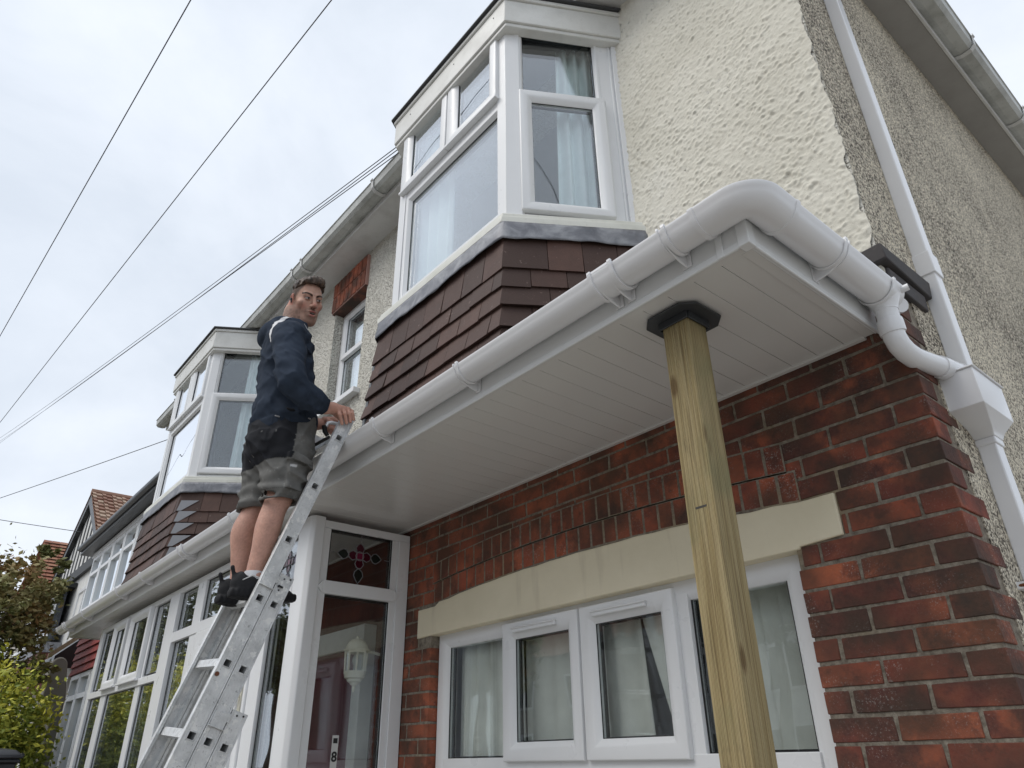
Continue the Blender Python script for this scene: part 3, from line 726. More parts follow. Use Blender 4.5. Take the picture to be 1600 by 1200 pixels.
# ---- canopy gutter: half-round, swept round the corner
GR, GYc, GXc, GZc = .056, 1.440, -.706, 1.358
def half_ring(c, out, r, th=.0032, lip=True, n=16):
    # profile in the plane spanned by 'out' (horizontal, outward) and z; c = centre at the rim
    pts = []
    for i in range(n+1): a = PI*i/n; pts.append(c+out*(r*math.cos(a))-Vector((0, 0, r*math.sin(a))))
    if lip: pts = [c+out*(r+.004)+Vector((0, 0, .004)), c+out*(r+.004)-Vector((0, 0, .004))]+pts[1:]
    inner = []
    for i in range(n, -1, -1): a = PI*i/n; inner.append(c+out*((r-th)*math.cos(a))-Vector((0, 0, (r-th)*math.sin(a)))+Vector((0, 0, .004 if i == 0 and lip else 0)))
    return pts+inner
def canopy_gutter():
    g = MB(); o1 = Vector((0, -1, 0)); o2 = Vector((1, 0, 0))
    g.sweep([half_ring(Vector((x, GYc, GZc)), o1, GR) for x in (-9.58, -.83)])
    g.sweep([half_ring(Vector((GXc, y, GZc)), o2, GR) for y in (1.56, 2.17)])
    go = g.build('gutter', GUTTER, HOUSE, smooth=True)
    # corner piece
    Rb = .052; cc = Vector((GXc-Rb, GYc+Rb, GZc)); r2 = GR+.0035; rings = [half_ring(Vector((-.862, GYc, GZc)), o1, r2+.003, .006), half_ring(Vector((-.846, GYc, GZc)), o1, r2+.003, .006), half_ring(Vector((-.845, GYc, GZc)), o1, r2, .005)]
    for i in range(13):
        a = -PI/2+PI/2*i/12; o = Vector((math.cos(a), math.sin(a), 0)); rings.append(half_ring(cc+o*Rb, o, r2, .005))
    rings += [half_ring(Vector((GXc, 1.575, GZc)), o2, r2, .005), half_ring(Vector((GXc, 1.576, GZc)), o2, r2+.003, .006), half_ring(Vector((GXc, 1.592, GZc)), o2, r2+.003, .006)]
    # lay the wide half of the elbow
    c = MB(); c.sweep(rings); c.build('gutter_corner', GUTTER, go, smooth=True)
    # end cap
    e = MB(); e.sweep([half_ring(Vector((x, GYc, GZc)), o1, GR+.004, .008) for x in (-9.60, -9.55)])
    pl = [Vector((-9.60, GYc, GZc))+o1*((GR+.003)*math.cos(PI*i/16))-Vector((0, 0, (GR+.003)*math.sin(PI*i/16))) for i in range(17)]
    e.xprism(pl, (-.004, 0, 0)); e.build('end_cap', GUTTER, go, smooth=True)
    def strap(mb, pos, o, along, w, rr, th):
        a = pos-along*(w/2); b_ = pos+along*(w/2); mb.sweep([half_ring(a, o, rr, th), half_ring(b_, o, rr, th)])
        # clip over the front lip
        mb.obox(a+o*(rr-.004)+Vector((0, 0, .002)), along*w, o*.009, Vector((0, 0, .010)))
    def arm(mb, pos, o, along, face):        # triangular bracket arm back to the fascia
        gap = face
        p = [pos-o*(GR+.0)+Vector((0, 0, -.01)), pos-o*gap+Vector((0, 0, -.005)), pos-o*gap+Vector((0, 0, -.070)), pos-o*(gap-.006)+Vector((0, 0, -.072))]
        for i in range(7): a = PI*(.5-.06)+i*.0
        arc = [pos+o*(GR+.002)*math.cos(a)-Vector((0, 0, (GR+.002)*math.sin(a))) for a in [PI*(.25+.11*i) for i in range(7)]]
        low = [pos-o*gap+Vector((0, 0, -.078)), pos-o*(gap*.55)+Vector((0, 0, -.070)), pos+Vector((0, 0, -.064)), pos+o*.03+Vector((0, 0, -.054))]
        poly = [pos-o*gap+Vector((0, 0, -.004))]+arc[::-1]+low[::-1]
        poly = [pos-o*gap+Vector((0, 0, -.078)), pos-o*(gap*.3)+Vector((0, 0, -.0715)), pos+o*.022+Vector((0, 0, -.0565))]+arc+[pos-o*gap+Vector((0, 0, -.02))]
        mb.xprism([q-along*.003 for q in poly], along*.006)
        mb.obox(pos-o*(gap)-along*.016+Vector((0, 0, -.078)), along*.032, o*.004, Vector((0, 0, .08)))
    proto = None; X = Vector((1, 0, 0)); Y = Vector((0, 1, 0))
    g0 = .058
    for i, x in enumerate((-.962, -1.985, -2.632, -4.38, -6.32, -7.06, -8.36)):
        if proto is None:
            b = MB(); pos = Vector((x, GYc, GZc)); strap(b, pos+X*.010, o1, X, .013, GR+.0055, .005); strap(b, pos-X*.012, o1, X, .006, GR+.003, .003); arm(b, pos-X*.004, o1, X, g0)
            proto = b.build('bracket', GUTTER, go, bevel=.0012, seg=2); proto['x'] = x
            del proto['x']; px = x
        else:
            o = proto.copy(); sc.collection.objects.link(o); o.parent = go; o.location = (x-px, 0, 0)
    b = MB(); pos = Vector((GXc, 1.860, GZc)); strap(b, pos-Y*.010, o2, Y, .013, GR+.0055, .005); strap(b, pos+Y*.012, o2, Y, .006, GR+.003, .003); arm(b, pos, o2, Y, .0585); b.build('bracket', GUTTER, go, bevel=.0012)
    for x in (-1.205, -5.31, -9.2):
        b = MB(); pos = Vector((x, GYc, GZc)); strap(b, pos, o1, X, .092, GR+.003, .005); strap(b, pos+X*.044, o1, X, .014, GR+.0095, .008); strap(b, pos-X*.044, o1, X, .014, GR+.0095, .008); arm(b, pos+X*.02, o1, X, g0); arm(b, pos-X*.03, o1, X, g0)
        b.build('union', GUTTER, go, bevel=.0012)
    # running outlet
    b = MB(); 
    b.sweep([half_ring(Vector((GXc, y, GZc)), o2, r_, .005) for y, r_ in ((2.148, GR+.007), (2.162, GR+.007), (2.163, GR+.0035), (2.235, GR+.003), (2.236, GR+.004))])
    n = 20; rings = []
    for (z, rx, ry, dx) in ((GZc-.004, .058, .050, 0), (GZc-.03, .053, .048, 0), (GZc-.055, .042, .042, 0), (GZc-.075, .035, .036, 0), (GZc-.10, .034, .034, 0), (GZc-.135, .034, .034, 0)):
        rings.append([Vector((GXc+rx*math.cos(2*PI*k/n), 2.198+ry*math.sin(2*PI*k/n), z)) for k in range(n)])
    b.sweep(rings[::-1])
    b.tube([(GXc+.045, 2.215, GZc-.012), (GXc+.078, 2.222, GZc-.008)], .012, 10); b.tube([(GXc+.035, 2.238, GZc-.05), (GXc+.02, 2.25, GZc-.045)], .026, 14)
    b.build('outlet', GUTTER, go, smooth=True)
canopy_gutter()

# ---- downpipe, swan neck and hopper
def downpipe():
    d = MB()
    def sq(z0, z1, g=.0, m=0): d.box(-.705+.008-g, -.640+g, 2.615-g, 2.683+g, z0, z1, m)
    sq(1.19, 3.99); sq(1.61, 1.635, .005); sq(GZ, .93); sq(.905, .93, .005)
    dp = d.build('downpipe', GUTTER, HOUSE, bevel=.005, seg=3)
    jn = MB(); jn.box(-.705, -.634, 2.609, 2.689, 1.60, 1.70); jn.build('pipe_collar', GUTTER, dp, bevel=.004)
    h = MB(); x0, x1, y0, y1 = -.700, -.592, 2.455, 2.712
    def rect(a, b_, c, e, z): return [(a, c, z), (b_, c, z), (b_, e, z), (a, e, z)]
    h.sweep([rect(-.698, -.635, 2.61, 2.69, .93), rect(-.698, -.625, 2.58, 2.70, .955), rect(-.699, x1, y0+.0, y1, .990), rect(-.699, x1, y0, y1, 1.118)])
    h.box(-.702, x1+.006, y0-.006, y1+.006, 1.118, 1.124)
    h.build('hopper', GUTTER, dp, bevel=.007, seg=3)
    s = MB(); a = Vector((GXc, 2.198, 1.225)); b_ = Vector((-.703, 2.20, 1.165)); c = Vector((-.667, 2.34, 1.128)); e = Vector((-.655, 2.58, 1.112))
    pts = [Vector((GXc, 2.198, 1.262)), a, Vector((GXc, 2.199, 1.185)), Vector((-.703, 2.21, 1.158)), Vector((-.699, 2.235, 1.140)), Vector((-.693, 2.27, 1.130)), Vector((-.688, 2.31, 1.131)), Vector((-.672, 2.43, 1.139)), Vector((-.655, 2.53, 1.146)), Vector((-.652, 2.57, 1.13)), Vector((-.652, 2.575, 1.10))]
    s.tube(pts, .0345, 20)
    s.tube([(GXc, 2.198, 1.245), (GXc, 2.198, 1.240), (GXc, 2.198, 1.203), (GXc, 2.199, 1.198)], [.0385, .0400, .0400, .0385], 20); s.tube([(-.6742, 2.415, 1.138), (-.669, 2.46, 1.141)], [.0385, .0385], 20)
    s.tube([(GXc, 2.198, 1.285), (GXc, 2.198, 1.280)], .0365, 20)
    s.build('swan_neck', GUTTER, dp, smooth=True)
    cl = MB(); cl.box(-.702, -.632, 2.540, 2.690, .43, .452); cl.build('pipe_clip', FRAME, dp, bevel=.002)
    sw = MB(); sw.tube([(-.69, 2.545, .441), (-.63, 2.535, .441)], .006, 8); sw.build('screw', mat('rust', (.18, .06, .02), .8), dp)
downpipe()

# ---- timber post and its plate (props the canopy)
PT = thing('timber_post', 'square green-tinged timber post holding up the corner of the white canopy', 'post', (-1.14, 1.69, GZ))
p = MB(); p.box(-1.19, -1.09, 1.64, 1.74, GZ, 1.250); p.build('shaft', WOOD, PT, bevel=.007, seg=3)
q = MB(); a = .103; c_ = .062
oct_ = [(-a, -c_), (-c_, -a), (c_, -a), (a, -c_), (a, c_), (c_, a), (-c_, a), (-a, c_)]
q.prism([(-1.14+x, 1.69+y) for x, y in oct_], 1.2505, 1.257)
for (x0, x1, y0, y1) in ((-1.197, -1.083, 1.630, 1.6365), (-1.197, -1.083, 1.7435, 1.75), (-1.2, -1.1935, 1.638, 1.742), (-1.0865, -1.08, 1.638, 1.742)): q.box(x0, x1, y0, y1, 1.225, 1.2503)
q.build('top_plate', mat('grey_galvanised_plate', (.06, .065, .07), .5, .5, .4), PT, bevel=.002)
mk = MB(); mk.box(-1.155, -1.118, 1.6392, 1.6399, .618, .624); mk.build('pencil_mark', mat('dark_mark', (.05, .045, .04), .8), PT)

# ================================================================== GLAZED PORCH (front wall of panes under the canopy)
def porch():
    F = Face((0, 1.636), (1, 0), (0, -1)); fr = MB(); zt = 1.222
    dwarf = MB(); dwarf.box(-8.48, -5.98, 1.60, 1.70, GZ, -.90); dwarf.build('dwarf_wall', BRICK, HOUSE)
    # head and posts
    F.bar(fr, -8.48, -3.73, 1.178, zt, -.07, .004)
    def post(a, c, z0=-.9, h=.004): F.bar(fr, a, c, z0, 1.178, -.07, h)
    post(-8.48, -8.36); post(-6.19, -5.965, GZ, .012); post(-5.56, -5.39, GZ, .004); post(-4.30, -4.15, GZ, .004)
    for (a, c) in ((-7.92, -7.85), (-6.66, -6.62)): F.bar(fr, a, c, .62, 1.178, -.06, -.003)
    for (a, c) in ((-7.90, -7.72), (-6.76, -6.63)): F.bar(fr, a, c, -.9, .58, -.06, -.003)
    F.bar(fr, -8.36, -6.19, .565, .62, -.07, .010); F.bar(fr, -8.36, -6.19, -.9, -.82, -.07, .0)
    F.bar(fr, -5.965, -3.86, .812, .885, -.07, .010); F.bar(fr, -5.965, -5.56, GZ, GZ+.12, -.07, 0); F.bar(fr, -4.15, -3.86, GZ, GZ+.12, -.07, 0)
    # side return
    G = Face((-3.70, 0), (0, 1), (1, 0))
    G.bar(fr, 1.70, 2.275, 1.182, 1.224, -.06, .0); G.bar(fr, 2.20, 2.275, GZ, 1.182, -.06, .002); G.bar(fr, 2.16, 2.20, GZ, 1.182, -.055, -.008)
    G.bar(fr, 1.71, 1.755, GZ, 1.182, -.055, -.006)
    # the middle rail has little pointed ends
    G.bar(fr, 1.735, 2.18, .818, .888, -.05, .012); fr.xprism([G.P(1.735, .818, .012), G.P(1.735, .888, .012), G.P(1.705, .853, .012)], (-.03, 0, 0)); fr.xprism([G.P(2.18, .818, .012), G.P(2.18, .888, .012), G.P(2.21, .853, .012)], (-.03, 0, 0))
    pw = fr.build('porch_frame', FRAME, HOUSE, bevel=.003)
    cp = MB(); cp.prism([(-3.86, 1.628), (-3.718, 1.628), (-3.694, 1.650), (-3.694, 1.71), (-3.76, 1.71), (-3.86, 1.70)], GZ, 1.240); cp.build('corner_post', FRAME, HOUSE, bevel=.006, seg=3)
    gl, gk = MB(), MB()
    for (a, c, z0, z1) in ((-8.336, -7.925, .638, 1.172), (-6.61, -6.2, .638, 1.172), (-8.33, -7.91, -.82, .565), (-7.705, -6.77, -.82, .565), (-6.62, -6.205, -.82, .565),
                           (-5.94, -5.57, .888, 1.176), (-5.94, -5.57, GZ+.12, .81), (-5.385, -4.31, .888, 1.176), (-4.14, -3.87, .888, 1.176), (-4.14, -3.87, GZ+.12, .81)):
        F.pane(gl, gk, a, c, z0, z1, -.02)
    G.pane(gl, gk, 1.758, 2.158, .89, 1.180, -.02); G.pane(gl, gk, 1.750, 2.158, GZ+.12, .816, -.02)
    gl.build('pane', GLASS2, pw); gk.build('gasket', GASKET, pw)
    for (a, c) in ((-7.845, -7.375), (-7.27, -6.67)):
        s = MB(); F.frame(s, a, c, .618, 1.19, .07, -.03, .03); F.bar(s, a-.004, c+.004, .606, .622, .0, .042); so = s.build('sash', FRAME, pw, bevel=.0022)
        g, k = MB(), MB(); F.pane(g, k, a+.068, c-.068, .688, 1.122, -.002); g.build('pane', GLASS2, so); k.build('gasket', GASKET, so)
    # door
    d = MB(); F.frame(d, -5.388, -4.305, GZ+.03, .812, .12, -.05, .016); F.bar(d, -5.28, -4.41, -.35, -.22, -.04, .01); F.bar(d, -5.28, -4.41, GZ+.1, -.35, -.03, .0)
    F.ring(d, -5.29, -4.40, -.23, .705, [(0, -.02), (0, .024), (.03, .024), (.045, .004), (.045, -.02)])
    do = d.build('door', FRAME, pw, bevel=.003); g, k = MB(), MB(); F.pane(g, k, -5.245, -4.445, -.185, .66, -.0); g.build('pane', GLASS2, do); k.build('gasket', GASKET, do)
    h = MB(); F.bar(h, -4.37, -4.335, .22, .44, .016, .024); h.tube([F.P(-4.353, .34, .02), F.P(-4.353, .34, .055), F.P(-4.45, .34, .058)], .009, 10); h.build('handle', mat('cream_handle', (.6, .58, .48), .4), do, bevel=.003)
    return pw
PORCH = porch()
# inside of the porch: maroon inner door frame, floor
pi = MB(); pi.box(-5.1, -4.15, 2.23, 2.288, GZ, .62, 0); pi.build('inner_door', MAROON, HOUSE)
pj = MB(); pj.box(-5.22, -5.1, 2.20, 2.287, GZ, .75); pj.box(-4.15, -4.05, 2.20, 2.287, GZ, .75); pj.box(-5.1, -4.15, 2.20, 2.2295, .62, .75); pj.build('inner_door_frame', OLDWHITE, HOUSE, bevel=.004)
# leaded flower in the top light: came lines and coloured panes
def flower(mbc, mbl, P, cx, cz, k):
    def loop(pts, w=.0028):
        q = [P(cx+a*k, cz+b*k, 0) for a, b in pts]; q.append(q[0]); mbc.tube(q, w, 5)
    def fill(pts, mi): mbl.add([P(cx+a*k, cz+b*k, -.001) for a, b in pts], [tuple(range(len(pts)))], mi)
    pet = lambda ang: [(math.cos(ang+t)*r, math.sin(ang+t)*r) for t, r in ((-.75, .03), (-.55, .062), (-.25, .078), (0, .086), (.25, .078), (.55, .062), (.75, .03))]
    for i in range(4): p_ = pet(PI/2*i+PI/4*0); loop(p_); fill(p_, 0)
    cen = [(math.cos(t)*.03, math.sin(t)*.03) for t in [2*PI*i/10 for i in range(10)]]; loop(cen); mbl.add([P(cx+a*k, cz+b*k, .0012) for a, b in cen], [tuple(range(10))], 1)
    for ang, L in ((PI, .085), (0, .085), (-PI/2, .10)):
        lf = [(math.cos(ang)*(.08+L*t)-math.sin(ang)*w, math.sin(ang)*(.08+L*t)+math.cos(ang)*w) for t, w in ((0, 0), (.25, .028), (.5, .034), (.8, .018), (1, 0), (.8, -.018), (.5, -.034), (.25, -.028))]
        loop(lf); fill(lf, 2)
G = Face((-3.70, 0), (0, 1), (1, 0)); c1, c2 = MB(), MB(); PP = lambda u, z, h: G.P(u, z, h-.0165)
flower(c1, c2, PP, 1.952, 1.055, .86)
c1.tube([PP(1.952, 1.14, 0), PP(1.955, 1.180, 0)], .0022, 5); c1.tube([PP(2.115, 1.055, 0), PP(2.158, 1.052, 0)], .0022, 5); c1.tube([PP(1.79, 1.055, 0), PP(1.76, 1.06, 0)], .0022, 5); c1.tube([PP(1.952, .88, 0), PP(1.952, .9, 0)], .0022, 5)
RED = mat('ruby_glass', (.055, .002, .012), .12); PINK = mat('rose_glass', (.16, .012, .045), .12); DKG = mat('dark_green_glass', (.008, .014, .012), .12)
fo = c1.build('leading', mat('lead_came', (.22, .22, .23), .5, .5, .3), PORCH, smooth=True); c2.build('coloured_glass', [RED, PINK, DKG], fo)
F = Face((0, 1.636), (1, 0), (0, -1)); c1, c2 = MB(), MB(); PF = lambda u, z, h: F.P(u, z, h-.0165)
flower(c1, c2, PF, -4.005, 1.035, .75)
fo = c1.build('leading', mat('lead_came_dark', (.10, .10, .11), .5, .5, .3), PORCH, smooth=True); c2.build('coloured_glass', [RED, PINK, mat('mauve_glass', (.12, .10, .16), .15)], fo)

# number strip stuck on the pane
hn = thing('house_number', 'narrow white house number strip reading 8, stuck inside the tall porch pane', 'house number', (-3.71, 1.905, .0))
w = MB(); w.box(-3.719, -3.7175, 1.888, 1.924, -.20, .125); w.build('strip', mat('white_sticker', (.6, .6, .58), .5), hn)
def text3d(txt, size, loc, rot, m, parent, name):
    cu = bpy.data.curves.new('t', 'FONT'); cu.body = txt; cu.size = size; cu.align_x = 'CENTER'; cu.align_y = 'CENTER'; cu.extrude = .0004; cu.offset = size*.03
    o = bpy.data.objects.new('t', cu); sc.collection.objects.link(o); dg = bpy.context.evaluated_depsgraph_get(); me = bpy.data.meshes.new_from_object(o.evaluated_get(dg)); bpy.data.objects.remove(o)
    q = bpy.data.objects.new(name, me); sc.collection.objects.link(q); me.materials.clear(); me.materials.append(m); q.rotation_euler = rot
    q.parent = parent; q.location = Vector(loc)-world_off(parent); return q
INK = mat('black_ink', (.01, .01, .01), .5)
text3d('8', .062, (-3.7168, 1.906, .025), (PI/2, 0, PI/2), INK, hn, 'numeral')
bd = MB(); 
for k_, (z0, z1) in enumerate(((.085, .10), (.106, .116), (-.045, -.03), (-.06, -.05))): bd.box(-3.7172, -3.7166, 1.895, 1.917, z0, z1)
for i in range(2): 
    b2 = MB(); b2.box(-3.7172, -3.7166, 1.894, 1.918, (.088, -.055)[i], (.112, -.030)[i]); b2.build('ornament', INK, hn)

# lantern on the wall inside the porch
LT = thing('wall_lantern', 'cream six-sided lantern seen through the tall porch pane', 'lantern', (-3.86, 2.06, .35))
def lantern():
    cx, cy = -3.86, 2.06; m = MB()
    zz = lambda z: .475+(z-.475)*.74
    def ring_(r, z, n=8): r *= .74; z = zz(z); return [Vector((cx+r*math.cos(2*PI*i/n+PI/8), cy+r*math.sin(2*PI*i/n+PI/8), z)) for i in range(n)]
    dome = MB(); dome.sweep([ring_(r, z, 20) for r, z in ((.098, .590), (.100, .600), (.085, .603), (.080, .628), (.064, .655), (.04, .675), (.012, .683), (.008, .70))]); dome.build('dome', LAMPW, LT, smooth=True)
    cg = MB()
    for i in range(8): a = 2*PI*i/8+PI/8; cg.tube([(cx+.0615*math.cos(a), cy+.0615*math.sin(a), zz(.595)), (cx+.0565*math.cos(a), cy+.0565*math.sin(a), zz(.435))], .006, 6)
    cg.sweep([ring_(r, z) for r, z in ((.088, .575), (.088, .592), (.06, .592))]); cg.sweep([ring_(r, z) for r, z in ((.084, .425), (.084, .445), (.06, .445))]); cg.build('cage', LAMPW, LT)
    bs = MB(); bs.sweep([ring_(r, z, 20) for r, z in ((.006, .30), (.012, .325), (.010, .34), (.03, .352), (.034, .362), (.052, .372), (.058, .388), (.075, .398), (.080, .424), (.082, .432))]); bs.build('base', LAMPW, LT, smooth=True)
    gg = MB(); gg.sweep([ring_(r, z) for r, z in ((.073, .44), (.079, .59))], cap=False); gg.build('glass', GLASS, LT)
    bb = MB(); bb.sweep([ring_(r, z, 12) for r, z in ((.012, .44), (.013, .48), (.026, .51), (.028, .53), (.018, .555), (.004, .562))]); bb.build('bulb', mat('bulb_white', (.6, .6, .58), .3), LT, smooth=True)
    ar = MB(); ar.tube([(cx, cy+.02, .56), (cx, cy+.10, .56), (cx, 2.288, .54)], .008, 8); ar.tube([(cx, 2.275, .56), (cx, 2.289, .56)], .045, 16); ar.build('bracket', LAMPW, LT)
lantern()

# ---- curtains and blinds
gG = 'net curtains in the ground floor window'
curtain('net_curtain', 'grey net curtain hanging in the left pane of the arched window', 'net curtain', -3.37, 2.44, -2.85, 2.44, -.78, .60, 5, .022, NET)
curtain('net_curtain', 'flat grey net curtain behind the second pane from the left', 'net curtain', -2.84, 2.45, -2.27, 2.45, -.78, .60, 4, .010, NET)
def slats(name, label, x0, x1, y, z0, z1, w, ang, m):
    root = thing(name, label, 'blind', ((x0+x1)/2, y, z1)); x = x0
    b = MB()
    while x < x1:
        c, s_ = math.cos(ang), math.sin(ang); b.obox((x, y, z0), (w*c, w*s_, 0), (0, .0015, 0), (0, 0, z1-z0)); x += w*.90
    b.build('slats', m, root); r = MB(); r.box(x0-.01, x1+.02, y-.02, y+.02, z1, z1+.025); r.build('headrail', FRAME, root)
slats('vertical_blind', 'pale vertical blind behind the right-hand pane, next to the timber post', -1.75, -1.26, 2.46, -.78, .585, .089, .42, NET)
cb_ = MB()
z0_, z1_ = -.78, .60
def drape(pts_top, pts_bot, m, label, n=8):
    vs = []; fs = []
    for j in range(n+1):
        for i in range(n+1):
            u, v = i/n, j/n; a = Vector(pts_top[0]).lerp(Vector(pts_top[1]), u); b_ = Vector(pts_bot[0]).lerp(Vector(pts_bot[1]), u); p_ = a.lerp(b_, v); p_.y += .014*math.sin(u*11+v*2)
            vs.append(p_)
    for j in range(n):
        for i in range(n): k = j*(n+1)+i; fs.append((k, k+1, k+n+2, k+n+1))
    o = MB().add(vs, fs).build('net_curtain', m, None, smooth='all', loc=pts_top[0]); q = o.modifiers.new('s', 'SOLIDIFY'); q.thickness = .003; tag(o, label, 'net curtain')
drape([(-2.30, 2.44, .60), (-2.065, 2.44, .60)], [(-2.30, 2.44, -.78), (-2.0, 2.44, -.78)], NET, 'straight grey net curtain left of the dark gap in the third pane')
drape([(-2.075, 2.43, .60), (-1.76, 2.43, .60)], [(-1.72, 2.43, -.78), (-1.60, 2.43, -.78)], NET, 'net curtain pulled aside at a slant, right of the dark gap')

curtain('curtain', 'pale blue curtain gathered at the wall side of the large bay', 'curtain', -1.998, 2.012, -1.838, 2.275, 2.34, 3.74, 4, .022, CURTAIN, gather=.22)
curtain('curtain', 'pale sheer curtain behind the left of the front pane of the large bay', 'curtain', -3.09, 1.83, -2.70, 1.83, 2.34, 3.74, 4, .022, CURTAIN)
curtain('curtain', 'pale blue curtain in the side pane of the far bay, behind the man', 'curtain', -6.68, 2.03, -6.54, 2.27, 2.39, 3.82, 4, .022, CURTAIN, gather=.2)
curtain('curtain', 'pale curtain behind the big front pane of the far bay', 'curtain', -7.95, 1.83, -7.30, 1.83, 2.39, 3.82, 6, .025, CURTAIN)
curtain('curtain', 'white net curtain in the narrow window under the brick head', 'curtain', -5.12, 2.44, -4.64, 2.44, 2.62, 3.58, 5, .02, CURTAIN)
curtain('net_curtain', 'long grey net curtain behind the far left porch panes', 'net curtain', -8.40, 1.86, -6.2, 1.86, -.85, 1.17, 22, .03, NETG)
curtain('net_curtain', 'grey net curtain behind the narrow porch pane left of the white door', 'net curtain', -5.94, 1.84, -5.56, 1.84, -1.3, 1.17, 5, .025, NETG)

# ================================================================== LADDER
LP0 = Vector((-2.88, 1.350, 1.353)); LD = Vector((-.075, -.32, -1)).normalized(); LX = (Vector((1, 0, 0))-LD*LD.x).normalized(); LN = LD.cross(LX).normalized()
if LN.y < 0: LN = -LN                                   # points to the wall
SP = .265
def LPt(t, u, h): return LP0+LD*t+LX*u+LN*h           # t down the ladder, u to the right, h towards the wall
LAD = thing('extension_ladder', 'three-section aluminium ladder, paint-spattered, leaning on the white gutter', 'ladder', tuple(LPt((-1.42-1.353)/LD.z, -.17, .06)))
Tend = (GZ-LP0.z)/LD.z-.04
def stile(side, sec):
    # side 0: right, web outer face at u=0 ; side 1: left
    h0 = -.032+.0665*sec; h1 = h0+.064; t0 = (-.128, 3*SP-.128, 5*SP-.128)[sec]; u_out = 0 if side == 0 else -.372; sg = -1 if side == 0 else 1
    m = MB(); th = .003; web = -.004   # web slightly recessed behind rims
    hm = (h0+h1)/2; hs = .0135
    def pl(ta, tb, ha, hb, ua, ub, mi=0):
        m.obox(LPt(ta, min(ua, ub), ha), LD*(tb-ta), LX*abs(ub-ua), LN*(hb-ha), mi)
    uw0, uw1 = u_out+sg*.003, u_out+sg*.006
    # web strips either side of the holes
    pl(t0, Tend, h0+.006, hm-hs, uw0, uw1); pl(t0, Tend, hm+hs, h1-.006, uw0, uw1)
    k0 = 0 if sec == 0 else (3 if sec == 1 else 5); ta = t0; k = k0
    while k*SP < Tend-.05:
        pl(ta, k*SP-hs, hm-hs, hm+hs, uw0, uw1); ta = k*SP+hs; k += 1
    pl(ta, Tend, hm-hs, hm+hs, uw0, uw1)
    # rims (flanges)
    pl(t0, Tend, h0, h0+.0058, u_out, u_out+sg*.026); pl(t0, Tend, h1-.0058, h1, u_out, u_out+sg*.026)
    # lining lips
    pl(t0, Tend, h0+.006, h0+.012, u_out+sg*.0255, u_out+sg*.027); pl(t0, Tend, h1-.012, h1-.006, u_out+sg*.0255, u_out+sg*.027)
    return m.build('stile', ALU, LAD, bevel=.0009, seg=1)
for sec in range(3):
    for side in (0, 1): stile(side, sec)
# rungs: square tubes with open ends
def rung(k, sec):
    hm = .0665*sec; r = .0145; th = .002; m = MB(); t = k*SP; ua, ub = -.3725, .0005
    for (ta, tb, ha, hb) in ((t-r, t-r+th, hm-r, hm+r), (t+r-th, t+r, hm-r, hm+r), (t-r+th, t+r-th, hm-r, hm-r+th), (t-r+th, t+r-th, hm+r-th, hm+r)):
        m.obox(LPt(ta, ua, ha), LD*(tb-ta), LX*(ub-ua), LN*(hb-ha))
    # ribbed tread
    for j in range(5): m.obox(LPt(t-r-.0022, -.345, hm-r+.002+j*.0058), LD*.0022, LX*.318, LN*.003)
    for u in (-.004, -.366): # collar flare
        for (ta, tb, ha, hb) in ((t-r-.003, t-r, hm-r-.003, hm+r+.003), (t+r, t+r+.003, hm-r-.003, hm+r+.003), (t-r, t+r, hm-r-.003, hm-r), (t-r, t+r, hm+r, hm+r+.003)):
            m.obox(LPt(ta, u-.003, ha), LD*(tb-ta), LX*.006, LN*(hb-ha))
    m.obox(LPt(t-r+.003, -.20, hm-r+.003), LD*(2*r-.006), LX*.02, LN*(2*r-.006), 1)
    return m.build('rung', [ALU, DARK], LAD)
for sec, k0 in ((0, 0), (1, 3), (2, 5)):
    proto = None; k = k0
    while k*SP < Tend-.05:
        if proto is None: proto = rung(k, sec); kp = k
        else: o = proto.copy(); sc.collection.objects.link(o); o.parent = LAD; o.location = LD*((k-kp)*SP)
        k += 1
# guide brackets that clip the sections together
def guide(t, h, side):
    u = .001 if side == 0 else -.373; sg = 1 if side == 0 else -1; m = MB()
    m.obox(LPt(t, min(u, u+sg*.004), h-.030), LD*.052, LX*.004, LN*.056); m.obox(LPt(t+.052, min(u, u+sg*.010), h-.034), LD*.004, LX*.010, LN*.064)
    m.obox(LPt(t-.004, min(u, u+sg*.003), h+.0), LD*.03, LX*.003, LN*.035)
    return m.build('guide_bracket', ALU, LAD, bevel=.001)
for side in (0, 1): guide(3*SP-.105, .004, side); guide(5*SP-.105, .0705, side)
for i, (t, h) in enumerate(((3*SP-.110, .060), (3*SP-.118, .085), (3*SP-.060, .058), (5*SP-.112, .125), (5*SP-.118, .150))):
    m = MB(); m.tube([LPt(t, .001, h), LPt(t, -.0035, h)], .0034, 8); m.build('rivet_hole', DARK, LAD)
m = MB(); m.tube([LPt(3*SP-.074, .0, .05), LPt(3*SP-.074, .008, .05)], .005, 8); m.obox(LPt(3*SP-.078, .003, .046), LD*.007, LX*.004, LN*.022); m.build('bolt', DARK, LAD)
m = MB(); m.tube([LPt(4*SP+.048, -.004, -.018), LPt(4*SP+.048, .002, -.018)], .0085, 14); m.build('rusty_bolt', mat('rusty_steel', (.16, .06, .03), .8), LAD, smooth=True)
for t in (Tend,):
    for u in (0, -.372):
        m = MB(); m.obox(LPt(t-.03, u-(.0 if u else .028), .10-.034), LD*.05, LX*.03, LN*.07); m.build('rubber_foot', mat('black_rubber', (.02, .02, .02), .8), LAD, bevel=.004)
m = MB(); m.tube([LPt(-.004, -.34, -.034), LPt(-.0, -.05, -.030)], .008, 8); m.build('rubber_strap', mat('strap_rubber', (.03, .03, .03), .6), LAD)

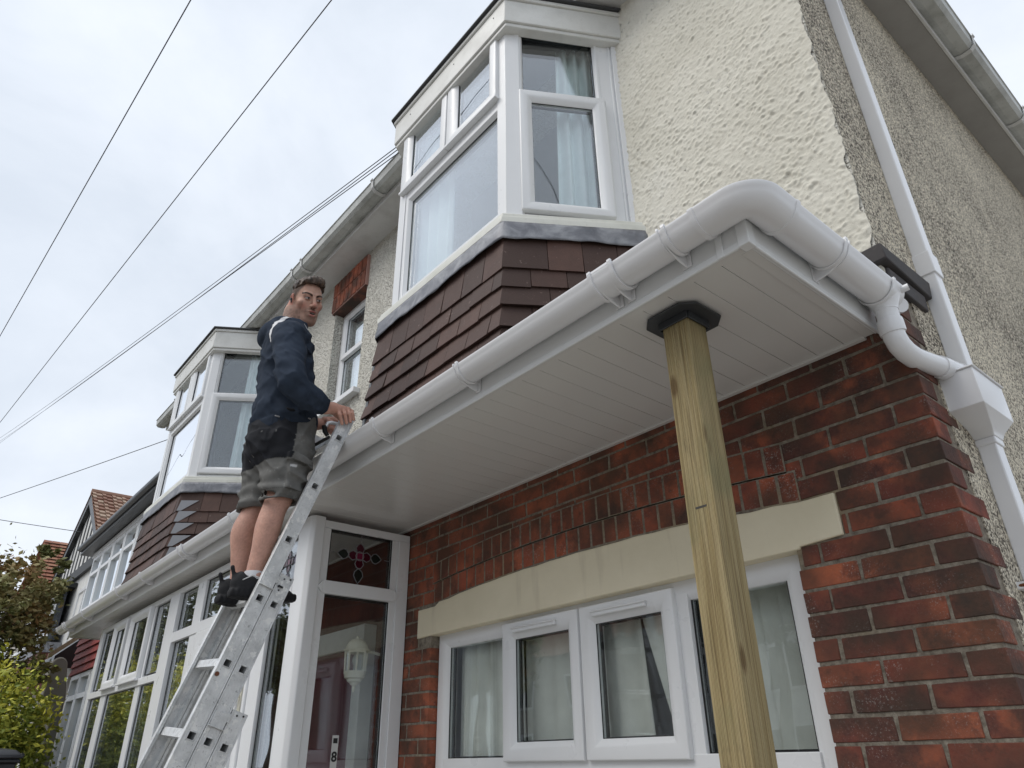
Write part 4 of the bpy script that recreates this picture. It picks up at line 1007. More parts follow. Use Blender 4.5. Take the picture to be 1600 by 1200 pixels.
# ================================================================== CABLES
def cable(label, a, b, sag=.0, r=.0052, cat='cable'):
    a, b = Vector(a), Vector(b); n = 24; pts = []
    for i in range(n+1):
        t = i/n; p_ = a.lerp(b, t); p_.z -= sag*4*t*(1-t); pts.append(p_)
    o = MB().tube(pts, r, 6).build('overhead_cable', CABLE, None, loc=tuple(a)); tag(o, label, cat, 'overhead cables')
CABLE = mat('cable_sheath', (.05, .055, .065), .7)
def line_at(p, q, t0, t1): p, q = Vector(p), Vector(q); return p.lerp(q, t0), p.lerp(q, t1)
a, b = line_at((-4.84, .404, 6), (-12.434, -.061, 6), -.9, 3.5); cable('leftmost black overhead cable crossing the sky from the top edge', a, b)
a, b = line_at((-4.053, 1.37, 6), (-16.171, .417, 6), -.5, 2.0); cable('black overhead cable right of the leftmost one, passing above the far bay', a, b)
a, b = line_at((-3.42, 1.88, 4.10), (-27.93, .859, 9.855), 0, 1.12); cable('topmost of the three thin cables fixed beside the large bay', a, b, .1, .004)
a, b = line_at((-3.41, 1.88, 4.06), (-27.967, .89, 9.76), 0, 1.12); cable('middle one of the three thin cables fixed beside the large bay', a, b, .1, .004)
a, b = line_at((-3.39, 1.88, 4.01), (-28.0, .916, 9.684), 0, 1.12); cable('lowest of the three thin cables fixed beside the large bay', a, b, .0, .004)
a, b = line_at((-14.852, 3.219, 6), (-21.063, 1.042, 6), -.5, 3); cable('faint cable running to the side of the far bay window', a, b, .12, .0075)
a, b = line_at((-21.5, 3.4, 5.5), (-23.1, 1.302, 5.94), 0, 3); cable('lowest faint cable, above the timbered gable', a, b, .05, .009)

# ================================================================== NEIGHBOURING HOUSES
WHITE_R = m_fabric('white_render', (.66, .66, .64), 5, .12); CREAMR = m_fabric('dull_render', (.40, .38, .34), 8, .2)
def hole_win(mbf, mbg, x0, x1, z0, z1, y, nx=2, trans=.7, w=.06):
    F = Face((0, y), (1, 0), (0, -1)); F.ring(mbf, x0, x1, z0, z1, [(0, -.05), (0, .02), (w, .02), (w, -.05)])
    zt = z0+(z1-z0)*trans; F.bar(mbf, x0, x1, zt-.03, zt+.03, -.04, .018)
    for i in range(1, nx): u = x0+(x1-x0)*i/nx; F.bar(mbf, u-.025, u+.025, z0, z1, -.04, .018)
    F.bar(mbg, x0+.02, x1-.02, z0+.02, z1-.02, -.035, -.03)
def tiles_face(mb, a, c, z0, z1, w, hgt, lift=.02, m=0):
    a, c = Vector(a), Vector(c); L_ = (c-a).length; d = (c-a)/L_; nn = Vector((d.y, -d.x)); zz = z0; row = 0
    while zz < z1:
        u = -w*.5*(row % 2)
        while u < L_:
            u0, u1 = max(0, u)+.002, min(L_, u+w)-.002
            if u1 > u0: 
                p = lambda uu, h, z: (a.x+d.x*uu+nn.x*h, a.y+d.y*uu+nn.y*h, z)
                mb.add([p(u0, lift, zz), p(u1, lift, zz), p(u1, .004, min(z1, zz+hgt)), p(u0, .004, min(z1, zz+hgt)), p(u0, 0, zz), p(u1, 0, zz)], [(0, 1, 2, 3), (5, 1, 0, 4)], m, float(.05+.9*rng.random()))
            u += w
        zz += hgt; row += 1
NA = thing('adjoining_house', 'next-door house with black gutter, white bay windows and a red tile-hung ground-floor bay', 'house', (-13, 3, GZ))
def house_a():
    w = MB(); w.box(-16.1, -10.2, 2.95, 9, GZ, 3.85); w.box(-15.9, -11.6, 2.62, 2.95, 2.2, 2.55); w.build('wall', WHITE_R, NA)
    f, g = MB(), MB()
    for i in range(5): hole_win(f, g, -16.0+i*.8, -16.0+i*.8+.78, 2.55, 3.62, 2.64, 1, .68, .07)
    f.box(-16.05, -11.9, 2.60, 2.95, 3.62, 3.70); f.box(-16.03, -15.98, 2.64, 2.95, 2.2, 3.7)
    wf = f.build('bay_window', FRAME, NA); g.build('pane', m_glass('far_glass', (.8, .86, .88), 3), wf)
    cc = MB(); cc.box(-15.95, -12, 2.75, 2.78, 2.55, 3.62); cc.build('net_curtain', CURTAIN, NA)
    e = MB(); e.box(-16.35, -10.0, 2.42, 3.0, 3.72, 3.80); e.tube([(-16.3, 2.40, 3.83), (-10.0, 2.40, 3.83)], .06, 10); e.xprism([(-16.35, 2.45, 3.86), (-16.35, 6.5, 6.3), (-16.35, 6.5, 6.2), (-16.35, 2.45, 3.76)], (.15, 0, 0)); e.build('gutter', BLACKP, NA, smooth=True)
    r = MB(); r.add([(-16.3, 2.40, 3.88), (-10.0, 2.40, 3.88), (-10.0, 6.2, 5.6), (-16.3, 6.2, 5.6), (-16.3, 9, 4.2), (-10, 9, 4.2)], [(0, 1, 2, 3), (3, 2, 5, 4)], 0, .3); r.build('roof', ROOFTILE, NA)
    t = MB(); 
    t.prism([(-12.05, 2.08), (-10.3, 2.08), (-10.3, 2.95), (-12.45, 2.95)], 1.10, 1.75, 1)
    tiles_face(t, (-12.07, 2.07), (-10.3, 2.07), 1.10, 1.74, .17, .098, .028); tiles_face(t, (-12.48, 2.95), (-12.07, 2.07), 1.10, 1.74, .17, .098, .028)
    t.build('tile_hanging', [REDTILE, DARK], NA)
    f2, g2 = MB(), MB()
    for i in range(3): hole_win(f2, g2, -12.0+i*.58, -12.0+(i+1)*.58-.02, -.95, 1.09, 2.09, 1, .86, .055)
    gw = f2.build('ground_window', FRAME, NA); g2.build('pane', GLASS2, gw)
    b2 = MB(); b2.box(-11.95, -10.3, 2.25, 2.9, GZ, -.95); b2.box(-11.9, -10.3, 2.35, 2.38, -.95, 1.09); b2.build('bay_base', NETG, NA)
    # lean-to porch beyond the bay
    p = MB(); p.box(-13.6, -12.5, 2.3, 2.9, GZ, 1.25); p.build('porch_wall', CREAMR, NA)
    q = MB(); q.xprism([(-12.95, 1.86, 1.40), (-12.95, 2.6, 2.08), (-12.95, 2.6, 2.16), (-12.95, 1.86, 1.48)], (-.04, 0, 0)); q.build('barge_board', mat('tan_board', (.34, .26, .17), .8), NA)
    q = MB(); q.xprism([(-12.98, 1.95, 1.30), (-12.98, 2.6, 1.30), (-12.98, 2.6, 2.06), (-12.98, 1.95, 1.46)], (-1.4, 0, 0)); 
    q.build('porch_canopy', BLACKP, NA)
house_a()
PL = thing('rendered_pier', 'grey round-topped rendered pier between the bush and the red tiles', 'pier', (-13.2, 2.0, GZ))
m = MB(); pts = []
for i in range(13): a_ = PI*i/12; pts.append((-12.9, 2.03-.11*math.cos(a_), 1.31+.13*math.sin(a_)))
m.xprism([(-12.9, 1.90, GZ)]+pts+[(-12.9, 2.22, .9), (-12.9, 2.24, GZ)], (-.32, 0, 0)); m.build('shaft', mat('pier_render', (.25, .24, .21), .95), PL, bevel=.02)
m = MB(); m.box(-12.9, -12.2, 1.98, 2.10, GZ, .62); m.build('low_wall', mat('low_wall_render', (.23, .22, .19), .95), PL)

NB = thing('timbered_house', 'white house with black half-timbered gable and brown tiled roof', 'house', (-21, 5, GZ))
def house_b():
    w = MB(); w.box(-24.0, -18.2, 3.15, 9, GZ, 4.3); w.build('wall', WHITE_R, NB)
    g = MB(); g.xprism([(-24.0, 3.12, 4.25), (-18.1, 3.12, 4.25), (-21.05, 3.12, 6.2)], (0, .2, 0)); g.build('gable', WHITE_R, NB)
    t = MB(); x = -23.6
    while x < -18.3:
        zt = 6.2-(abs(x+21.05))*1.95/2.95
        if zt > 4.4: t.box(x, x+.13, 3.105, 3.118, 4.3, zt)
        x += .46
    t.box(-24.1, -18.1, 3.06, 3.14, 4.10, 4.34); t.build('timber_framing', mat('grey_black_timber', (.03, .032, .034), .6), NB)
    b = MB()
    for sx, xe in ((1, -17.75), (-1, -24.35)):
        b.add([(-21.05, 3.0, 6.42), (xe, 3.0, 4.12), (xe, 3.0, 3.90), (-21.05, 3.0, 6.14), (-21.05, 3.2, 6.42), (xe, 3.2, 4.12), (xe, 3.2, 3.90), (-21.05, 3.2, 6.14)], [(0, 1, 2, 3), (3, 2, 6, 7), (0, 4, 5, 1), (1, 5, 6, 2)])
    b.build('barge_board', BLACKP, NB)
    r = MB(); 
    # tiled slopes, tile by tile on the near side
    A0, A1 = Vector((-21.05, 2.98, 6.46)), Vector((-17.65, 2.98, 4.10)); n = 16
    for i in range(n):
        p0 = A0.lerp(A1, i/n); p1 = A0.lerp(A1, (i+1)/n+.02); y = 2.98; 
        while y < 9.5:
            up = Vector((.045, 0, .06)); q0, q1 = p0+up*.2, p1+up
            for (ya, yb, lz) in ((y, y+.09, .02), (y+.09, y+.24, .0)):
                r.add([(q0.x, ya, q0.z+lz), (q1.x, ya, q1.z+lz), (q1.x, yb, q1.z+lz), (q0.x, yb, q0.z+lz), (p1.x, ya, p1.z-.02), (p1.x, yb, p1.z-.02)], [(0, 1, 2, 3), (1, 4, 5, 2)], 0, float(rng.random()))
            y += .24
    r.add([(-21.05, 2.98, 6.44), (-17.7, 2.98, 4.08), (-17.7, 9.5, 4.08), (-21.05, 9.5, 6.44), (-24.4, 2.98, 4.08), (-24.4, 9.5, 4.08)], [(0, 1, 2, 3), (0, 3, 5, 4)], 0, .2)
    r.tube([(-21.05, 2.98, 6.47), (-21.05, 9.5, 6.47)], .09, 8, 0, t=.3)
    r.build('roof', ROOFTILE, NB)
    f, g2 = MB(), MB(); hole_win(f, g2, -19.9, -18.6, 1.6, 3.7, 3.14, 2, .6, .08); w1 = f.build('window', FRAME, NB); g2.build('pane', DARK, w1)
    f, g2 = MB(), MB(); bx = MB(); bx.box(-24.2, -20.5, 2.75, 3.2, 1.6, 2.36); lb = MB(); lb.box(-24.25, -20.45, 2.72, 3.14, 2.365, 2.595); lb.build('lead_band', LEAD, NB); hole_win(f, g2, -24.1, -20.55, 2.66, 3.86, 2.78, 3, .66, .12)
    f.box(-24.3, -20.4, 2.65, 2.82, 2.60, 2.68); bt_ = MB(); bt_.box(-24.3, -20.4, 2.68, 3.14, 3.87, 3.98); bt_.build('bay_roof', BLACKP, NB); w2 = f.build('bay_window', FRAME, NB); g2.build('pane', GLASS, w2); bx.build('bay', mat('brick_band', (.16, .06, .05), .8), NB)
    dk = MB(); dk.box(-24.05, -20.6, 2.95, 3.0, 2.66, 3.86); dk.build('blind', mat('dark_blind', (.05, .055, .065), .8), NB)
house_b()
NC = thing('orange_roofed_house', 'distant house with a weathered orange tiled roof above the rowan tree', 'house', (-35, 6, GZ))
m = MB(); m.box(-38.5, -31.6, 4.0, 11, GZ, 5.4); m.build('wall', CREAMR, NC)
m = MB(); A0, A1 = Vector((-35.2, 3.75, 8.45)), Vector((-31.0, 3.45, 5.2))
for i in range(18):
    p0 = A0.lerp(A1, i/18); p1 = A0.lerp(A1, (i+1)/18+.01); y = p0.y
    while y < 11: m.add([(p0.x, y, p0.z), (p1.x+.04, y, p1.z+.05), (p1.x+.04, y+.29, p1.z+.05), (p0.x, y+.29, p0.z)], [(0, 1, 2, 3)], 0, float(rng.random())); y += .3
m.add([(-35.2, 3.75, 8.42), (-39.4, 3.45, 5.2), (-39.4, 11, 5.2), (-35.2, 11, 8.42), (-31, 11, 5.18), (-31, 3.45, 5.18)], [(0, 1, 2, 3), (0, 3, 4, 5)], 0, .5); m.build('roof', ORANGETILE, NC)

# ================================================================== PLANTS, BIN
def leafy(name, label, cat, blobs, n, size, leafm, stems, loc, group=None, tintf=None, seed=1, flat=.5):
    r = np.random.default_rng(seed); root = thing(name, label, cat, loc, group); P = []
    tot = sum(b[6] for b in blobs)
    vs = []; fs = []; ts = []
    for (cx, cy, cz, rx, ry, rz, wgt) in blobs:
        k = int(n*wgt/tot); nc = max(4, k//40)
        cd = r.normal(size=(nc, 3)); cd /= np.linalg.norm(cd, axis=1)[:, None]; cr_ = r.random(nc)**.45
        cc = np.array([cx, cy, cz])+cd*cr_[:, None]*np.array([rx, ry, rz]); shade = r.random(nc)
        idx = r.integers(0, nc, k); pos = cc[idx]+r.normal(size=(k, 3))*np.array([rx, ry, rz])*.11
        P.append((pos, shade[idx]*.6+.4*r.random(k)))
    pos = np.concatenate([p_[0] for p_ in P]); sh = np.concatenate([p_[1] for p_ in P]); k = len(pos)
    keep = pos[:, 2] > GZ; pos = pos[keep]; sh = sh[keep]; k = len(pos)
    if tintf is not None: sh = tintf(pos, sh, r)
    d = r.normal(size=(k, 3)); d[:, 2] *= flat; d /= np.linalg.norm(d, axis=1)[:, None]; e = np.cross(d, r.normal(size=(k, 3))); e /= np.linalg.norm(e, axis=1)[:, None]
    s = size*(.6+.8*r.random(k))[:, None]; nrm = np.cross(d, e)
    V = np.stack([pos-d*s*.5, pos+e*s*.26+nrm*s*.06, pos+d*s*.5, pos-e*s*.26+nrm*s*.06], 1).reshape(-1, 3)-np.array(loc)
    me = bpy.data.meshes.new('crown'); me.from_pydata(V.tolist(), [], np.arange(4*k).reshape(-1, 4).tolist()); a_ = me.attributes.new('tint', 'FLOAT', 'FACE'); a_.data.foreach_set('value', np.clip(sh, 0, 1).astype(np.float32)); me.materials.append(leafm)
    o = bpy.data.objects.new('crown', me); sc.collection.objects.link(o); o.parent = root
    t = MB()
    for st in stems: t.tube(st[0], st[1], 7)
    t.build('trunk', BARK, root, smooth='all'); return root
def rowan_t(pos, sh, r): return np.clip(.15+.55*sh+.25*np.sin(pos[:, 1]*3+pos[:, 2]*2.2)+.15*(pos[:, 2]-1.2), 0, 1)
bx_, by_ = -11.9, .58
br = [([(bx_, by_, GZ), (bx_+.03, by_, -.2), (bx_+.1, by_+.05, .8), (bx_+.12, by_+.1, 2.2)], [.08, .065, .05, .012])]
rr_ = random.Random(4); blobs = [(bx_, by_+.1, 1.55, 1.0, .95, 1.05, 4.5), (bx_+.2, by_+.65, 1.95, .55, .45, .55, 1.3), (bx_, by_-.5, 1.9, .9, .8, .8, 2)]
for i in range(26):
    a_ = rr_.uniform(0, 2*PI); z0 = rr_.uniform(.2, 1.6); L = rr_.uniform(.8, 1.25); e_ = (bx_+math.cos(a_)*L*.95, by_+math.sin(a_)*L*.95, z0+rr_.uniform(.5, 1.15))
    br.append(([(bx_+.08, by_+.05, z0), (bx_+math.cos(a_)*L*.45, by_+math.sin(a_)*L*.45, z0+.4), e_], [.02, .012, .004]))
    blobs.append((*e_, .20, .20, .14, .22))
for dy, dz in ((1.0, 1.55), (.85, 1.75), (1.05, 1.25), (.7, 1.75), (.95, 1.0), (1.08, .8)):
    blobs.append((bx_, by_+dy*.95, .95+dz, .22, .16, .12, .16))
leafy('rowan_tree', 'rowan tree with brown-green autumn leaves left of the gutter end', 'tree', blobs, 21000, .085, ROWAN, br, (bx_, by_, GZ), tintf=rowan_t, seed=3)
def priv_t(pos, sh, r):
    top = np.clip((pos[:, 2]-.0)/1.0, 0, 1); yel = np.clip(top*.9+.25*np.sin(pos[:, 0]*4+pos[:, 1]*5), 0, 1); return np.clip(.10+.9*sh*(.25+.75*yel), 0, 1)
px_, py_ = -10.2, .62
st_ = []
for i in range(14):
    a_ = rr_.uniform(0, 2*PI); L = rr_.uniform(.4, 1.0); st_.append(([(px_, py_, GZ), (px_+math.cos(a_)*L*.4, py_+math.sin(a_)*L*.4, -.3), (px_+math.cos(a_)*L, py_+math.sin(a_)*L, rr_.uniform(.3, 1.0))], [.03, .02, .006]))
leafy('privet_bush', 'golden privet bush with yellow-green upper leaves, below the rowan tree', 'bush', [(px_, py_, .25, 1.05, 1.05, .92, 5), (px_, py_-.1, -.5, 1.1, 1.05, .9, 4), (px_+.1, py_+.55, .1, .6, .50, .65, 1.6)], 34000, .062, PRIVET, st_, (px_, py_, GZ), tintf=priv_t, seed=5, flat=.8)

sheet('raised_bed', -14, -7.2, -1.2, 1.5, -.99, m_ground('soil', (.06, .045, .03), (.09, .07, .05)))
kw = MB(); kw.box(-7.2, -7.1, -1.3, 1.58, GZ, -.95); kw.box(-14, -7.1, 1.5, 1.58, GZ, -.95); kw = kw.build('bed_retaining_wall', mat('edging', (.2, .19, .17), .9)); tag(kw, 'low grey kerb wall round the raised flower bed', 'wall')
WB = thing('wheelie_bin', 'black wheelie bin with its lid shut, under the golden bush', 'bin', (-7.95, .84, -.985))
m = MB(); BP = mat('black_bin_plastic', (.018, .019, .024), .4)
def rc(cx, cy, a, b_, z): return [Vector((cx-a, cy-b_, z)), Vector((cx+a, cy-b_, z)), Vector((cx+a, cy+b_, z)), Vector((cx-a, cy+b_, z))]
m.sweep([rc(-7.95, .84, .22, .20, -.93), rc(-7.95, .84, .27, .25, .03), rc(-7.95, .84, .29, .27, .032), rc(-7.95, .84, .29, .27, .06)]); m.build('body', BP, WB, bevel=.01)
m = MB(); m.sweep([rc(-7.95, .84, .30, .28, .062), rc(-7.95, .84, .30, .28, .085), rc(-7.95, .84, .25, .23, .125), rc(-7.95, .84, .17, .15, .14)]); m.build('lid', BP, WB, bevel=.012)
for s_ in (-1, 1): m = MB(); m.tube([(-7.95+.2, 0.84+s_*.2, -.885), (-7.95+.2, 0.84+s_*.25, -.885)], .1, 16); m.build('wheel', BP, WB)
m = MB(); m.tube([(-8.2, 1.12, .09), (-7.7, 1.12, .09)], .014, 8); m.build('handle', BP, WB)

# telegraph pole the cables run to, outside the frame to the left
TP = thing('telegraph_pole', 'brown wooden telegraph pole carrying the overhead cables', 'pole', (-30.9, .74, GZ))
m = MB(); m.tube([(-30.9, .74, GZ), (-30.9, .74, 10.8)], [.15, .10], 12); m.build('shaft', BARK, TP); m = MB(); m.box(-31, -30.8, .25, .82, 10.2, 10.32); m.build('crossarm', BARK, TP)

# ================================================================== ACROSS THE ROAD (seen in the panes)
def far_house(x, gab, col, label):
    r = thing('house_opposite', label, 'house', (x, -19, GZ), 'houses across the road'); m = MB(); m.box(x-4, x+4, -26, -19, GZ, 4.4); m.build('wall', col, r)
    m = MB(); m.add([(x-4.4, -18.6, 4.3), (x+4.4, -18.6, 4.3), (x+4.4, -22.5, 7.6), (x-4.4, -22.5, 7.6), (x-4.4, -26.4, 4.3), (x+4.4, -26.4, 4.3)], [(0, 3, 2, 1), (3, 4, 5, 2), (0, 4, 3), (1, 2, 5)], 0, .3); m.build('roof', ROOFTILE, r)
    if gab:
        m = MB(); m.xprism([(x-2.2, -18.7, 3.8), (x+2.2, -18.7, 3.8), (x, -18.7, 6.4)], (0, -3, 0)); g = m.build('gable', WHITE_R, r); t = MB()
        for i in range(-4, 5): t.box(x+i*.42-.05, x+i*.42+.05, -18.7, -18.64, 3.85, 6.3-abs(i*.42)*1.18)
        t.build('timber', BLACKP, g)
    f, g2 = MB(), MB()
    F = Face((0, -19), (1, 0), (0, 1))
    for wx in (-2.5, 1.2):
        for wz in (-.6, 2.0):
            F.ring(f, x+wx, x+wx+1.6, wz, wz+1.5, [(0, 0), (0, .06), (.09, .06), (.09, 0)]); F.bar(f, x+wx+.75, x+wx+.85, wz, wz+1.5, 0, .05); F.bar(g2, x+wx, x+wx+1.6, wz, wz+1.5, 0, .02)
    w = f.build('window', FRAME, r); g2.build('pane', DARK, w)
far_house(-26, False, CREAMR, 'plain dull-rendered house across the road, furthest left'); far_house(-16, True, WHITE_R, 'white gabled house across the road, behind the leftmost street tree'); far_house(-6, False, BRICK, 'red brick house across the road facing the porch'); far_house(4, True, WHITE_R, 'white gabled house across the road, right of the brick one')
for i, (x, y, h, lb) in enumerate(((-18, -9.0, 5.0, 'wide green street tree across from the far bay'), (-10.5, -12.8, 5.6, 'tallest street tree in front of the white gabled house'), (-3.0, -10.6, 4.6, 'small round street tree facing the timber post'), (-27, -8, 5.5, 'street tree furthest along the pavement'))):
    leafy('street_tree', lb, 'tree', [(x, y, h-1.6, 1.9, 1.9, 1.7, 4), (x+.9, y, h-2.2, 1.2, 1.3, 1.1, 2), (x-1, y+.3, h-2.0, 1.2, 1.2, 1.1, 2)], 5000, .28, GREEN if i % 2 else ROWAN, [([(x, y, GZ), (x, y, h-2.2)], [.16, .09])]+[([(x, y, h-3), (x+math.cos(q)*1.2, y+math.sin(q)*1.2, h-1.4)], [.05, .015]) for q in (0, 1.3, 2.5, 3.8, 5)], (x, y, GZ), 'street trees', seed=20+i)

# ================================================================== THE MAN ON THE LADDER  (surfaces grown from smooth distance fields)
def cap(p, a, b, ra, rb=None):
    a, b = np.array(a, float), np.array(b, float); rb = ra if rb is None else rb; ab = b-a
    t = np.clip(((p-a)@ab)/(ab@ab), 0, 1); return np.linalg.norm(p-a-t[..., None]*ab, axis=-1)-(ra+(rb-ra)*t)
def chain(p, pts, k=.02):
    d = None
    for (a, ra), (b, rb) in zip(pts[:-1], pts[1:]): q = cap(p, a, b, ra, rb); d = q if d is None else smin(d, q, k)
    return d
def limb(p, pts, sub=4, k=.004):
    P_ = np.array([list(a)+[r] for a, r in pts], float); Q_ = []
    for i in range(len(P_)-1):
        p0, p1, p2, p3 = P_[max(i-1, 0)], P_[i], P_[i+1], P_[min(i+2, len(P_)-1)]
        for j in range(sub): t = j/sub; Q_.append(.5*((2*p1)+(-p0+p2)*t+(2*p0-5*p1+4*p2-p3)*t*t+(-p0+3*p1-3*p2+p3)*t**3))
    Q_.append(P_[-1]); return chain(p, [(tuple(q[:3]), q[3]) for q in Q_], k)
def ell(p, c, r, rot=None):
    q = p-np.array(c, float)
    if rot is not None: q = q@np.array(rot)
    r = np.array(r, float); k0 = np.linalg.norm(q/r, axis=-1); k1 = np.linalg.norm(q/(r*r), axis=-1)+1e-9; return k0*(k0-1)/k1
def smin(a, b, k): h = np.clip(.5+.5*(b-a)/k, 0, 1); return b+(a-b)*h-k*h*(1-h)
def smax(a, b, k): return -smin(-a, -b, k)
def grow(fn, lo, hi, h):
    lo, hi = np.array(lo, float), np.array(hi, float); n = np.ceil((hi-lo)/h).astype(int)+1
    g = np.stack(np.meshgrid(*[lo[i]+h*np.arange(n[i]) for i in range(3)], indexing='ij'), -1); Fd = np.empty(tuple(n))
    for i in range(0, n[0], 24): Fd[i:i+24] = fn(g[i:i+24])
    S = Fd < 0; c = S[:-1, :-1, :-1].astype(int)
    corner = [(a, b, d) for a in (0, 1) for b in (0, 1) for d in (0, 1)]
    sl = lambda A, o: A[o[0]:A.shape[0]-1+o[0], o[1]:A.shape[1]-1+o[1], o[2]:A.shape[2]-1+o[2]]
    cnt = sum(sl(S, o).astype(int) for o in corner); act = (cnt > 0) & (cnt < 8)
    acc = np.zeros(act.shape+(3,)); num = np.zeros(act.shape)
    for o in corner:
        for ax in range(3):
            if o[ax] == 0:
                o2 = list(o); o2[ax] = 1; A, B = sl(Fd, o), sl(Fd, tuple(o2)); m = (A < 0) != (B < 0); t = np.where(m, A/(A-B+1e-12), 0)
                for q in range(3): acc[..., q] += np.where(m, o[q]+(t if q == ax else 0), 0)
                num += m
    ids = -np.ones(act.shape, int); ids[act] = np.arange(act.sum()); ii = np.argwhere(act); V = lo+h*(ii+acc[act]/num[act][:, None])
    quads = []
    for ax in range(3):
        b, c_ = [(1, 2), (2, 0), (0, 1)][ax]
        A = S; sh = [slice(None)]*3; sh2 = [slice(None)]*3; sh[ax] = slice(0, -1); sh2[ax] = slice(1, None)
        m = A[tuple(sh)] != A[tuple(sh2)]; e = np.argwhere(m); ok = np.ones(len(e), bool)
        for q in (b, c_): ok &= (e[:, q] > 0) & (e[:, q] < n[q]-1)
        e = e[ok]; ins = A[tuple(sh)][tuple(e.T)]
        def gid(db, dc): f = e.copy(); f[:, b] += db; f[:, c_] += dc; return ids[tuple(f.T)]
        q4 = np.stack([gid(-1, -1), gid(0, -1), gid(0, 0), gid(-1, 0)], 1); q4[~ins] = q4[~ins][:, ::-1]; quads.append(q4)
    return V, np.concatenate(quads)
def sdf_obj(name, parts, m, parent, colfn=None):
    Vs, Qs = [], []; b = 0; Cs = []
    for part in parts:
        V, Q = grow(part[0], *part[1:4]); Vs.append(V); Qs.append(Q+b); b += len(V)
        cf = part[4] if len(part) > 4 else colfn
        Cs.append(cf(V) if cf else np.tile([.5, .5, .5], (len(V), 1)))
    V = np.concatenate(Vs); Q = np.concatenate(Qs); C = np.concatenate(Cs); off = np.array(world_off(parent))
    me = bpy.data.meshes.new(name); me.from_pydata((V-off).tolist(), [], Q.tolist()); me.polygons.foreach_set('use_smooth', np.ones(len(Q), bool))
    a = me.color_attributes.new('tone', 'FLOAT_COLOR', 'POINT'); a.data.foreach_set('color', np.concatenate([C, np.ones((len(C), 1))], 1).astype(np.float32).ravel())
    me.materials.append(m); me.update(); o = bpy.data.objects.new(name, me); sc.collection.objects.link(o); o.parent = parent; return o
def tone_mat(name, rough, spec, bscale, bdist, bstr=.4, sss=0):
    m = mat(name, (.5, .5, .5), rough, spec); n = NT(m); n.col(n.attr('tone').outputs['Color']); n.bump(n.noise(bscale, 4, .6), bstr, bdist)
    if sss:
        n.b.inputs['Subsurface Weight'].default_value = sss; n.b.inputs['Subsurface Radius'].default_value = (.012, .005, .003); n.b.inputs['Subsurface Scale'].default_value = .6
    return m
SKIN = tone_mat('skin', .62, .3, 220, .0008, .3, .12); CLOTH = tone_mat('sweatshirt_cloth', .95, .1, 400, .001, .4); SHORTM = tone_mat('work_shorts_cloth', .9, .15, 350, .001, .4); HAIRM = tone_mat('hair', .55, .35, 500, .001, .4); SHOEM = tone_mat('shoe_knit', .75, .3, 300, .0015, .5)
MAN = thing('person', 'man in navy hooded sweatshirt and grey work shorts standing on the ladder', 'person', (-3.11, 1.11, .60))
A3 = np.array
# --- head frame
HS = A3([.97, .98, 1.09]); HC = A3([-3.078, 1.176, 2.150]); fy = math.radians(87)            # facing azimuth from +Y towards +X
def rotm(yaw_, pit, rol):
    F_ = A3([math.sin(yaw_)*math.cos(pit), math.cos(yaw_)*math.cos(pit), math.sin(pit)]); L_ = A3([-math.cos(yaw_), math.sin(yaw_), 0]); U_ = np.cross(F_, L_)*-1
    U_ = np.cross(L_, F_)*1.0
    if U_[2] < 0: U_ = -U_
    c, s_ = math.cos(rol), math.sin(rol); L2 = L_*c+U_*s_; U2 = -L_*s_+U_*c
    return np.stack([L2, F_, U2], 1)      # columns: left, forward, up
HR = rotm(fy, math.radians(-20), math.radians(8))
H = lambda l, f, u: HC+HR@(A3([l, f, u])*HS)
def head_sdf(P):
    p = (P-HC)@HR/HS; d = ell(p, (0, -.014, .036), (.076, .096, .084))
    d = smin(d, ell(p, (0, .026, -.028), (.060, .060, .082)), .03)
    d = smin(d, cap(p, (0, .060, -.098), (0, .066, -.092), .019), .035)
    for s_ in (-1, 1):
        d = smin(d, cap(p, (s_*.056, -.008, -.058), (s_*.022, .056, -.097), .015, .016), .028)
        d = smin(d, ell(p, (s_*.045, .052, -.016), (.022, .020, .016)), .022)
        d = smin(d, cap(p, (s_*.015, .086, .027), (s_*.045, .072, .026), .009, .009), .014)
    for s_ in (-1, 1): d = smax(d, -ell(p, (s_*.031, .099, .008), (.019, .016, .012)), .012)
    d = smin(d, chain(p, [((0, .083, .022), .008), ((0, .098, .0), .0085), ((0, .111, -.024), .0115)], .008), .009)
    for s_ in (-1, 1): d = smin(d, ell(p, (s_*.0135, .097, -.029), (.009, .011, .008)), .006)
    d = smin(d, ell(p, (0, .084, -.062), (.030, .014, .022)), .014)
    d = smin(d, ell(p, (0, .0955, -.054), (.023, .0075, .0055)), .004); d = smin(d, ell(p, (0, .0925, -.0735), (.020, .0085, .007)), .004)
    d = smax(d, -ell(p, (0.002, .104, -.0635), (.016, .016, .0052)), .003)
    for s_ in (-1, 1): d = smax(d, -ell(p, (s_*.0065, .106, -.0385), (.0032, .007, .003)), .002)
    for s_ in (-1, 1):
        d = smin(d, ell(p, (s_*.0305, .0785, .0065), (.0135, .0125, .0115)), .003)
        e = ell(p, (s_*.0800, -.012, .000), (.009, .019, .031), [[1, 0, 0], [0, .97, .24], [0, -.24, .97]]); e = smax(e, -ell(p, (s_*.089, -.006, .003), (.007, .010, .019)), .004); d = smin(d, e, .006)
    # neck (world space)
    return smin(d*.98, cap(P, (-3.118, 1.135, 2.09), (-3.11, 1.125, 1.94), .053, .062), .022)
